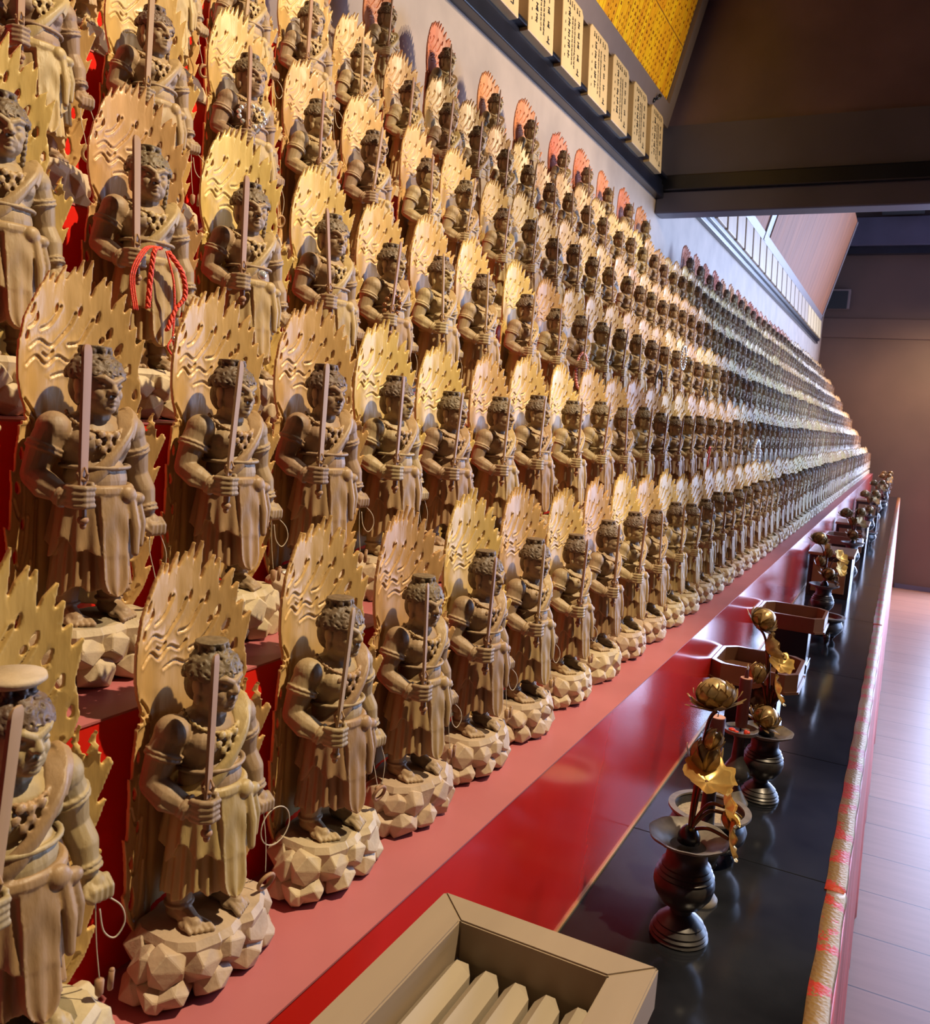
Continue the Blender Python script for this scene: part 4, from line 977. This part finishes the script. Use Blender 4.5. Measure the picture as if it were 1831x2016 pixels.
def petal(bm, R, a0, a1, hw, flare, zs, mtx):
    n, m = 9, 7; rows = []
    for i in range(n):
        t = i/(n-1); row = []; wv = hw*(0.35+0.65*sin(pi*min(1, t*1.15)))*(1 if t < 0.7 else sqrt(max(0.0, 1-((t-0.7)/0.3)**2))+0.02)
        ph = a0+(a1-a0)*t; rr_ = R*(1+flare*t**3)
        for j in range(m):
            u = 2*j/(m-1)-1; q = rr_*(1-0.05*(1-u*u))
            row.append(bm.verts.new(mtx @ Vector((q*sin(ph)*cos(u*wv), q*sin(max(ph, 0.35))*sin(u*wv), -q*cos(ph)*zs))))
        rows.append(row)
    for i in range(n-1):
        for j in range(m-1): bm.faces.new((rows[i][j], rows[i][j+1], rows[i+1][j+1], rows[i+1][j]))
def lotus(parent, c, r, d, openness, mat, label=None, name='lotus_blossom'):
    bm = bmesh.new(); Q = Vector(d).to_track_quat('Z', 'Y').to_matrix().to_4x4(); base = Matrix.Translation(c) @ Q
    ell(bm, Vector(c), (r*0.8, r*0.8, r*0.75), u=14, v=10)
    for n, R, a1, hw, fl, off in [(5, .90, 2.75, .62, -.05, 0), (6, .96, 2.3, .56, 0, .5), (7, 1.02, 1.95, .5, .06+.1*openness, 0), (8, 1.07, 1.6, .44, .15+.5*openness, .5), (8, 1.1, 1.25, .40, .3+.6*openness, 0)]:
        for k in range(n): petal(bm, r*R, 0.25, a1, hw, fl, 0.85, base @ Matrix.Rotation(2*pi*(k+off)/n, 4, 'Z'))
    bmesh.ops.solidify(bm, geom=bm.faces[:], thickness=-0.0003)
    o = link(name, to_mesh(bm, name, True), mat, parent)
    if label: o['label'] = label
    return o
def bud(parent, c, r, d, mat, name='lotus_bud'):
    bm = bmesh.new(); Q = Vector(d).to_track_quat('Z', 'Y').to_matrix().to_4x4(); base = Matrix.Translation(c) @ Q
    ell(bm, Vector(c), (r*0.75,)*3, u=12, v=8)
    for n, R, a1, hw, fl, off in [(4, .92, 2.85, .75, 0, 0), (4, 1.0, 2.5, .7, .05, .5), (5, 1.05, 1.9, .5, .3, 0)]:
        for k in range(n): petal(bm, r*R, 0.2, a1, hw, fl, 1.25, base @ Matrix.Rotation(2*pi*(k+off)/n, 4, 'Z'))
    bmesh.ops.solidify(bm, geom=bm.faces[:], thickness=-0.0003)
    return link(name, to_mesh(bm, name, True), mat, parent)
def leaf(parent, c, r, d, mat, cupd=0.5, squash=1.0, name='lotus_leaf'):
    bm = bmesh.new(); Q = Vector(d).to_track_quat('Z', 'Y').to_matrix().to_4x4(); base = Matrix.Translation(c) @ Q; n = 40; rows = [[bm.verts.new(base @ Vector((0, 0, 0)))]*n]
    for j in range(1, 7):
        t = j/6; ring = []
        for k in range(n):
            a = 2*pi*k/n; rr_ = r*t*(1+0.07*t*sin(9*a))
            ring.append(bm.verts.new(base @ Vector((rr_*cos(a)*squash, rr_*sin(a), r*(cupd*t*t+0.10*t*t*sin(7*a+1)+0.03*abs(sin(6*a))*t)))))
        rows.append(ring)
    for k in range(n): bm.faces.new((rows[0][0], rows[1][k], rows[1][(k+1) % n]))
    for j in range(1, 6):
        for k in range(n): bm.faces.new((rows[j][k], rows[j][(k+1) % n], rows[j+1][(k+1) % n], rows[j+1][k]))
    bmesh.ops.solidify(bm, geom=bm.faces[:], thickness=0.0006)
    return link(name, to_mesh(bm, name, True), mat, parent)
def stem(parent, pts, r, mat=None):
    bm = bmesh.new(); tube(bm, catmull(pts, 8), r, 8); return link('stem', to_mesh(bm, 'stem', True), mat or M['stem'], parent)

vA = flower_vase((-0.173, 0.99), 1.0, 'nearest dark bronze vase with dusty scalloped rim, holding a gilt lotus spray', 'bronze flower vases')
def spray(name_lab, origin, items, grp='gilt lotus sprays'):
    r = empty('lotus_spray', origin, name_lab, 'metal flowers', grp)
    O = Vector(origin)-Vector((0, 0, EZ))
    bm = bmesh.new(); lathe(bm, [(0, -0.004), (.013, -0.004), (.013, .004), (.009, .012), (.005, .016), (0, .016)], 16); link('spray_base', to_mesh(bm, 'spray_base', True), M['blackwood'], r)
    for it in items:
        kind = it[0]; p = Vector(it[1])-O
        if kind == 'lotus': lotus(r, p, it[2], it[3], it[4], it[5])
        elif kind == 'bud': bud(r, p, it[2], it[3], it[5])
        else: leaf(r, p, it[2], it[3], it[5], *it[6:])
        d = Vector(it[3]).normalized(); foot = Vector((0.002*sin(p.x*900), 0.002*cos(p.z*700), 0.01)); side = p-d*it[2]*(0.9 if kind != 'leaf' else 0)
        dv = side-foot; stem(r, [foot, foot+Vector((dv.x*0.12, dv.y*0.12, dv.z*0.4)), foot+Vector((dv.x*0.5, dv.y*0.5, dv.z*0.85+0.004)), side], 0.0022)
    return r
G, GB = M['gilt'], M['giltbright']
zA = -0.60+0.121+EZ
spray('gilt lotus spray with wide ruffled leaf standing in the nearest bronze vase', (-0.173, 0.99, zA), [
    ('lotus', (-0.162, 0.99, -0.300), 0.0225, (-0.25, 0.1, 1), 0.35, G), ('bud', (-0.157, 0.985, -0.352), 0.011, (0.35, 0.2, 1), 0, G), ('bud', (-0.166, 0.995, -0.376), 0.017, (0.0, 0.1, 1), 0, G),
    ('leaf', (-0.157, 0.975, -0.400), 0.030, (0.25, -0.35, 1), 0, GB, 0.45, 1.0), ('leaf', (-0.136, 0.985, -0.428), 0.024, (1, 0.55, 0.25), 0, GB, 0.3, 0.7), ('leaf', (-0.127, 0.98, -0.462), 0.024, (1, 0.25, 0.15), 0, GB, 0.25, 0.7),
    ('bud', (-0.130, 1.0, -0.448), 0.010, (0.6, 0.2, -0.8), 0, GB)])
candlestick((-0.170, 1.083), 0.168, 0.074, 'tall bronze candlestick half hidden behind the nearest lotus spray', 'short dark red candle behind the nearest lotus spray', True)
burner((-0.186, 1.200), 1.0, 'round bronze incense burner with wide rim behind the nearest vase')
candlestick((-0.184, 1.407), 0.124, 0.084, 'bronze candlestick with red wax drips on its pan', 'tall dark red candle with pointed wick')
bm = bmesh.new()
for p, q in (((-0.012, -0.008, 0), (.006, .005, .003)), ((-0.004, -0.014, 0), (.004, .003, .002)), ((0.012, -0.006, 0), (.004, .004, .003)), ((0.010, -0.014, 0.002), (.003, .003, .005))): ell(bm, Vector(p), q, u=10, v=6)
o = link('melted_wax', to_mesh(bm, 'melted_wax', True), M['redwax'], None, (-0.184, 1.407, LZ+0.1225)); tag(o, 'bright red melted wax drips on a candlestick pan', 'wax')
flower_vase((-0.150, 1.455), 0.92, 'second bronze vase, just behind the tall red candle', 'bronze flower vases')
zF = -0.60+0.1115+EZ
spray('gilt lotus spray with high closed lotus rising before the nearer tray', (-0.150, 1.455, zF), [
    ('lotus', (-0.172, 1.45, -0.300), 0.021, (0.55, 0.0, 0.75), 0.12, G), ('leaf', (-0.165, 1.45, -0.352), 0.024, (0.9, 0.1, 0.5), 0, G, 0.9, 0.35), ('bud', (-0.172, 1.44, -0.388), 0.0145, (0.1, 0.0, 1), 0, G),
    ('leaf', (-0.140, 1.45, -0.372), 0.022, (0.3, -0.5, 0.8), 0, GB, 0.35, 0.9), ('leaf', (-0.143, 1.45, -0.415), 0.026, (1, 0.2, 0.35), 0, GB, 0.3, 0.75), ('lotus', (-0.150, 1.44, -0.456), 0.021, (0.3, -0.1, 0.6), 0.4, G), ('leaf', (-0.155, 1.46, -0.440), 0.026, (-0.4, -0.6, 0.7), 0, M['stem'], 0.4, 1.0)])
# tray tables
def tray_table(y, label, n=0, ln=0.165):
    r = empty('tray_table', (-0.215, y, LZ), label, 'tray', 'wooden tray tables')
    hx, hy, c = 0.082, ln/2, 0.022; z0, z1 = 0.108, 0.142
    def octo(f): return [((hx-f), -(hy-f)+c), ((hx-f), (hy-f)-c), ((hx-f)-c, (hy-f)), (-(hx-f)+c, (hy-f)), (-(hx-f), (hy-f)-c), (-(hx-f), -(hy-f)+c), (-(hx-f)+c, -(hy-f)), ((hx-f)-c, -(hy-f))]
    bm = bmesh.new(); O0 = octo(-0.004); O1 = octo(0); I1 = octo(0.007)
    L0 = [bm.verts.new((x, y_, z0)) for x, y_ in O1]; L05 = [bm.verts.new((x, y_, z0-0.004)) for x, y_ in O0]; L04 = [bm.verts.new((x, y_, z0+0.001)) for x, y_ in O0]
    Lt = [bm.verts.new((x, y_, z1)) for x, y_ in O1]; Li = [bm.verts.new((x, y_, z1)) for x, y_ in I1]; Lb = [bm.verts.new((x, y_, z0+0.005)) for x, y_ in I1]
    for a, b in ((L05, L04), (L04, L0), (L0, Lt), (Lt, Li), (Li, Lb)):
        for k in range(8): bm.faces.new((a[k], a[(k+1) % 8], b[(k+1) % 8], b[k]))
    bm.faces.new(Lb); bm.faces.new(L05[::-1])
    link('tray', to_mesh(bm, 'tray'), M['traywood'], r)
    bm = bmesh.new(); box(bm, (-0.055, -0.045, 0.0), (0.052, 0.045, 0.012), 0.001); box(bm, (-0.050, -0.040, 0.012), (0.047, 0.040, z0-0.004), 0.001); link('pedestal', to_mesh(bm, 'pedestal'), M['darkwood'], r)
    return r
tray_table(1.80, 'nearer wooden octagonal tray on a dark pedestal'); tray_table(2.385, 'farther wooden octagonal tray on a dark pedestal')
rnd = random.Random(4)
for ty, n in ((1.80, 6), (2.385, 5)):
    for k in range(n):
        bm = bmesh.new(); lathe(bm, [(0, 0), (.0065, 0), (.0065, .0012), (0, .0012)], 20)
        o = link('coin', to_mesh(bm, 'coin', True, 0.5), M['coin'], None, (-0.20+rnd.uniform(-0.045, 0.06), ty+rnd.uniform(-0.05, 0.02), LZ+0.1133)); o.scale = (1, 1, 1)
        tag(o, 'small silver coin lying in the %s wooden tray' % ('nearer' if ty < 2 else 'farther'), 'coin', 'coins in the %s tray' % ('nearer' if ty < 2 else 'farther'))
bm = bmesh.new(); box(bm, (-0.03, -0.012, 0), (0.03, 0.012, 0.001)); o = link('folded_paper', to_mesh(bm, 'folded_paper'), M['paper'], None, (-0.235, 1.775, LZ+0.1133)); o.rotation_euler = (0, 0, 0.2); tag(o, 'folded grey paper slip lying in the nearer tray', 'paper')
# vessels farther along
burner((-0.160, 2.72), 1.05, 'glossy bronze incense burner on legs beyond the farther tray')
flower_vase((-0.185, 2.98), 1.0, 'bronze vase with dish rim before the paneled cabinet', 'bronze flower vases')
spray('dense gilt lotus spray in front of the paneled cabinet', (-0.185, 2.98, -0.60+0.121+EZ), [
    ('lotus', (-0.215, 2.98, -0.325), 0.024, (0.2, -0.2, 1), 0.25, G), ('leaf', (-0.195, 2.98, -0.36), 0.024, (0.9, 0.1, 0.5), 0, G, 0.6, 0.4), ('bud', (-0.205, 2.98, -0.40), 0.016, (0, 0, 1), 0, G), ('leaf', (-0.150, 2.98, -0.385), 0.028, (0.6, -0.4, 0.6), 0, GB, 0.4, 0.9),
    ('leaf', (-0.145, 2.97, -0.415), 0.026, (0.8, -0.6, 0.3), 0, GB, 0.3, 0.9), ('lotus', (-0.175, 2.97, -0.435), 0.022, (0.4, -0.2, 0.7), 0.4, G), ('bud', (-0.185, 2.98, -0.37), 0.013, (0.2, 0, 1), 0, G), ('leaf', (-0.16, 2.98, -0.455), 0.024, (0.8, -0.2, 0.2), 0, M['stem'], 0.4, 0.8)])
def cabinet(y, ln, h, x0, x1, label):
    r = empty('small_cabinet', ((x0+x1)/2, y, LZ), label, 'cabinet', 'small wooden cabinets'); hx = (x1-x0)/2
    bm = bmesh.new(); box(bm, (-hx+0.006, -ln/2+0.006, 0), (hx-0.006, ln/2-0.006, h-0.012), 0.001); link('carcass', to_mesh(bm, 'carcass'), M['darkwood'], r)
    bm = bmesh.new(); box(bm, (-hx+0.022, -ln/2, 0.018), (hx-0.022, -ln/2+0.0055, h-0.03), 0.001); p = link('door_panel', to_mesh(bm, 'door_panel'), M['cabwood'], r); p['label'] = 'light brown panel in a dark frame'
    bm = bmesh.new(); box(bm, (-hx, -ln/2, h-0.0115), (hx, ln/2, h), 0.002); link('top', to_mesh(bm, 'top'), M['traywood'], r)
cabinet(3.60, 0.26, 0.165, -0.285, -0.125, 'brown paneled wooden cabinet on the black ledge, nearest of the cabinets')
spec = [(4.25, 'vase'), (4.95, 'cab'), (5.45, 'burner'), (5.9, 'vase'), (6.9, 'cab'), (7.5, 'vase'), (8.3, 'burner'), (9.1, 'vase'), (9.9, 'vase')]
tray_table(4.45, 'third wooden octagonal tray, beyond the nearest cabinet', 0, 0.2)
far_l = ['fourth', 'fifth', 'sixth', 'seventh', 'eighth']
iv = 0
for y, kd in spec:
    if kd == 'vase':
        x = -0.16 if y < 9 else -0.14
        if y == 4.25: x = -0.17
        flower_vase((x, y), 1.05, 'distant bronze vase holding lotus flowers, %s vase along the ledge' % far_l[iv], 'bronze flower vases')
        spray('distant lotus spray of gilt metal, %s spray along the ledge' % far_l[iv], (x, y, -0.60+0.127+EZ), [
            ('lotus', (x-0.04, y, -0.335), 0.027, (-0.1, 0.0, 1), 0.3, G), ('leaf', (x+0.02, y, -0.38), 0.032, (0.6, -0.4, 0.6), 0, G, 0.4, 0.9), ('lotus', (x+0.02, y, -0.325), 0.022, (0.3, 0, 1), 0.2, G),
            ('bud', (x-0.01, y, -0.37), 0.018, (0, 0, 1), 0, G), ('leaf', (x+0.035, y, -0.425), 0.030, (0.9, -0.3, 0.3), 0, M['stem'], 0.3, 0.8), ('lotus', (x, y, -0.43), 0.024, (0.4, -0.3, 0.6), 0.4, G)])
        iv += 1
    elif kd == 'burner': burner((-0.15, y), 1.0, 'distant bronze incense burner, %s' % ('before the fifth vase' if y < 6 else 'toward the far end of the ledge'))
    else: cabinet(y, 0.24, 0.165, -0.285, -0.125, 'distant wooden cabinet on the ledge, %s' % ('second of three' if y < 6 else 'farthest of three'))

# ------------------------------------------------------------------ offerings left on the figures
def loop_beads(name, c, ax1, ax2, n, r, mat, label, extra=None):
    bm = bmesh.new()
    for k in range(n):
        a = 2*pi*k/n; p = Vector(ax1)*cos(a)+Vector(ax2)*sin(a); ell(bm, p, (r,)*3, u=10, v=8)
    if extra:
        for e, q in extra: ell(bm, Vector(e), (q,)*3, u=10, v=8)
    o = link(name, to_mesh(bm, name, True), mat, None, (c[0], c[1], c[2]+EZ)); tag(o, label, 'bracelet'); return o
X3 = TX(3)-0.07
# red braided cord on the sword hand of the second-from-left figure in the third row
rc = empty('red_braided_cord', (X3+0.036, 0.518, 0.106+EZ), 'bright red braided cord with tassel looped over a figure\'s sword hand', 'cord')
bm = bmesh.new()
def braid(bm, P, r):
    P = catmull(P, 10)
    for ph in (0, 2*pi/3, 4*pi/3):
        tube(bm, [p+Vector((cos(i*0.9+ph), sin(i*0.9+ph), 0.3*sin(i*0.9+ph)))*r*0.6 for i, p in enumerate(P)], r*0.75, 6)
braid(bm, [(0.0, 0.002, 0.004), (0.004, -0.008, 0.0), (0.004, -0.011, -0.02), (0.004, -0.013, -0.045)], 0.0018)
braid(bm, [(0.0, 0.010, 0.003), (0.004, 0.022, -0.012), (0.004, 0.026, -0.030), (0.004, 0.016, -0.043), (0.004, 0.008, -0.060)], 0.0018)
link('braid', to_mesh(bm, 'braid', True), M['cord'], rc)
bm = bmesh.new()
for q in range(3):
    tube(bm, catmull([(0.0, 0.002, 0.005), (0.003, -0.014-0.002*q, 0.0), (0.003, -0.026-0.002*q, -0.022), (0.003, -0.022-0.002*q, -0.048)], 8), 0.0007, 5)
tube(bm, catmull([(0.0, 0.008, 0.003), (0.004, 0.013, -0.02), (0.004, 0.015, -0.045), (0.004, 0.014, -0.066)], 8), 0.0009, 6)
tube(bm, catmull([(0.004, 0.014, -0.066), (0.004, 0.009, -0.074), (0.004, 0.019, -0.082), (0.004, 0.014, -0.066)], 8), 0.0009, 6)
link('loose_strand', to_mesh(bm, 'loose_strand', True), M['cord'], rc)
bm = bmesh.new(); ell(bm, (0.0045, 0.0145, -0.066), (0.002,)*3, u=10, v=8); link('metal_bead', to_mesh(bm, 'metal_bead', True), M['coin'], rc)
# clear ball
bm = bmesh.new(); ell(bm, (0, 0, 0), (0.0046,)*3, u=20, v=14); o = link('crystal_ball', to_mesh(bm, 'crystal_ball', True), M['crystal'], None, (X3+0.034, 0.645, 0.110+EZ)); tag(o, 'small clear shiny ball hung at a third-row figure\'s hand', 'ball')
loop_beads('bead_bracelet', (X3+0.022, 0.893, 0.115), (0.004, 0.010, 0.006), (0.0, -0.004, 0.012), 12, 0.0030, M['amber'], 'shiny brown bead bracelet on a third-row figure\'s bent arm')
X4 = TX(4)-0.07
loop_beads('bead_bracelet', (X4+0.026, 0.755, 0.297), (0.004, 0.016, 0.002), (0.0, -0.002, 0.010), 13, 0.0026, M['crystal'], 'silver and red bead bracelet on a fourth-row figure\'s hand', None)
loop_beads('bead_bracelet', (-0.57, 1.585, 0.088), (0.006, 0.014, 0.0), (0.0, 0.0, 0.034), 34, 0.0030, M['pinkbead'], 'pink bead bracelet hanging from a third-row figure\'s hand', [((0, 0.008, -0.036), 0.006)])
loop_beads('bead_strand', (-0.42, 2.84, -0.092), (0.006, 0.020, 0), (0, 0.0, 0.062), 34, 0.0058, M['pearl'], 'double strand of white pearl beads hanging midway along the second row')
loop_beads('bead_strand', (-0.55, 2.30, 0.175), (0.004, 0.010, 0), (0, 0.0, 0.030), 22, 0.0038, M['crystal'], 'short strand of clear beads hanging in the middle of the third row')
for (c, a1, a2, lab, col) in [((-0.55, 2.08, 0.095), (0.004, 0.013, 0), (0, 0, 0.030), 'black cord bracelet hanging on a third-row figure, nearer of two', 'blackbead'), ((-0.55, 2.62, 0.085), (0.004, 0.013, 0), (0, 0, 0.030), 'black cord bracelet hanging on a third-row figure, farther of two', 'blackbead')]:
    loop_beads('cord_bracelet', c, a1, a2, 44, 0.0022, M[col], lab)
bm = bmesh.new(); tube(bm, catmull([(0, 0, 0), (0.004, -0.008, 0.012), (0.004, 0.006, 0.012), (0.002, 0.004, -0.02), (0.003, 0.0, -0.05), (0.003, -0.003, -0.085)], 8), 0.0018, 6)
o = link('thin_red_ribbon', to_mesh(bm, 'thin_red_ribbon', True), M['cord'], None, (-0.425, 2.12, -0.062+EZ)); tag(o, 'thin red ribbon tied to a sword midway along the second row', 'ribbon')
bm = bmesh.new(); lathe(bm, [(0, 0), (.006, 0), (.0125, .006), (.013, .0075), (.0115, .0065), (0, .002)], 24)
o = link('white_saucer', to_mesh(bm, 'white_saucer', True), M['china'], None, (TX(2)-0.045, 0.590, TZ(2)+0.042+EZ)); tag(o, 'tiny white saucer on a second-row rock base', 'saucer')
bm = bmesh.new(); lathe(bm, [(0, 0), (.013, 0), (.0155, .002), (.015, .0045), (0, .0045)], 32)
o = link('pale_disc', to_mesh(bm, 'pale_disc', True), M['rock'], None, (TX(1)-0.0685, 0.262, TZ(1)+0.2245+EZ)); tag(o, 'pale round disc lying on the crown of the nearest figure', 'disc')
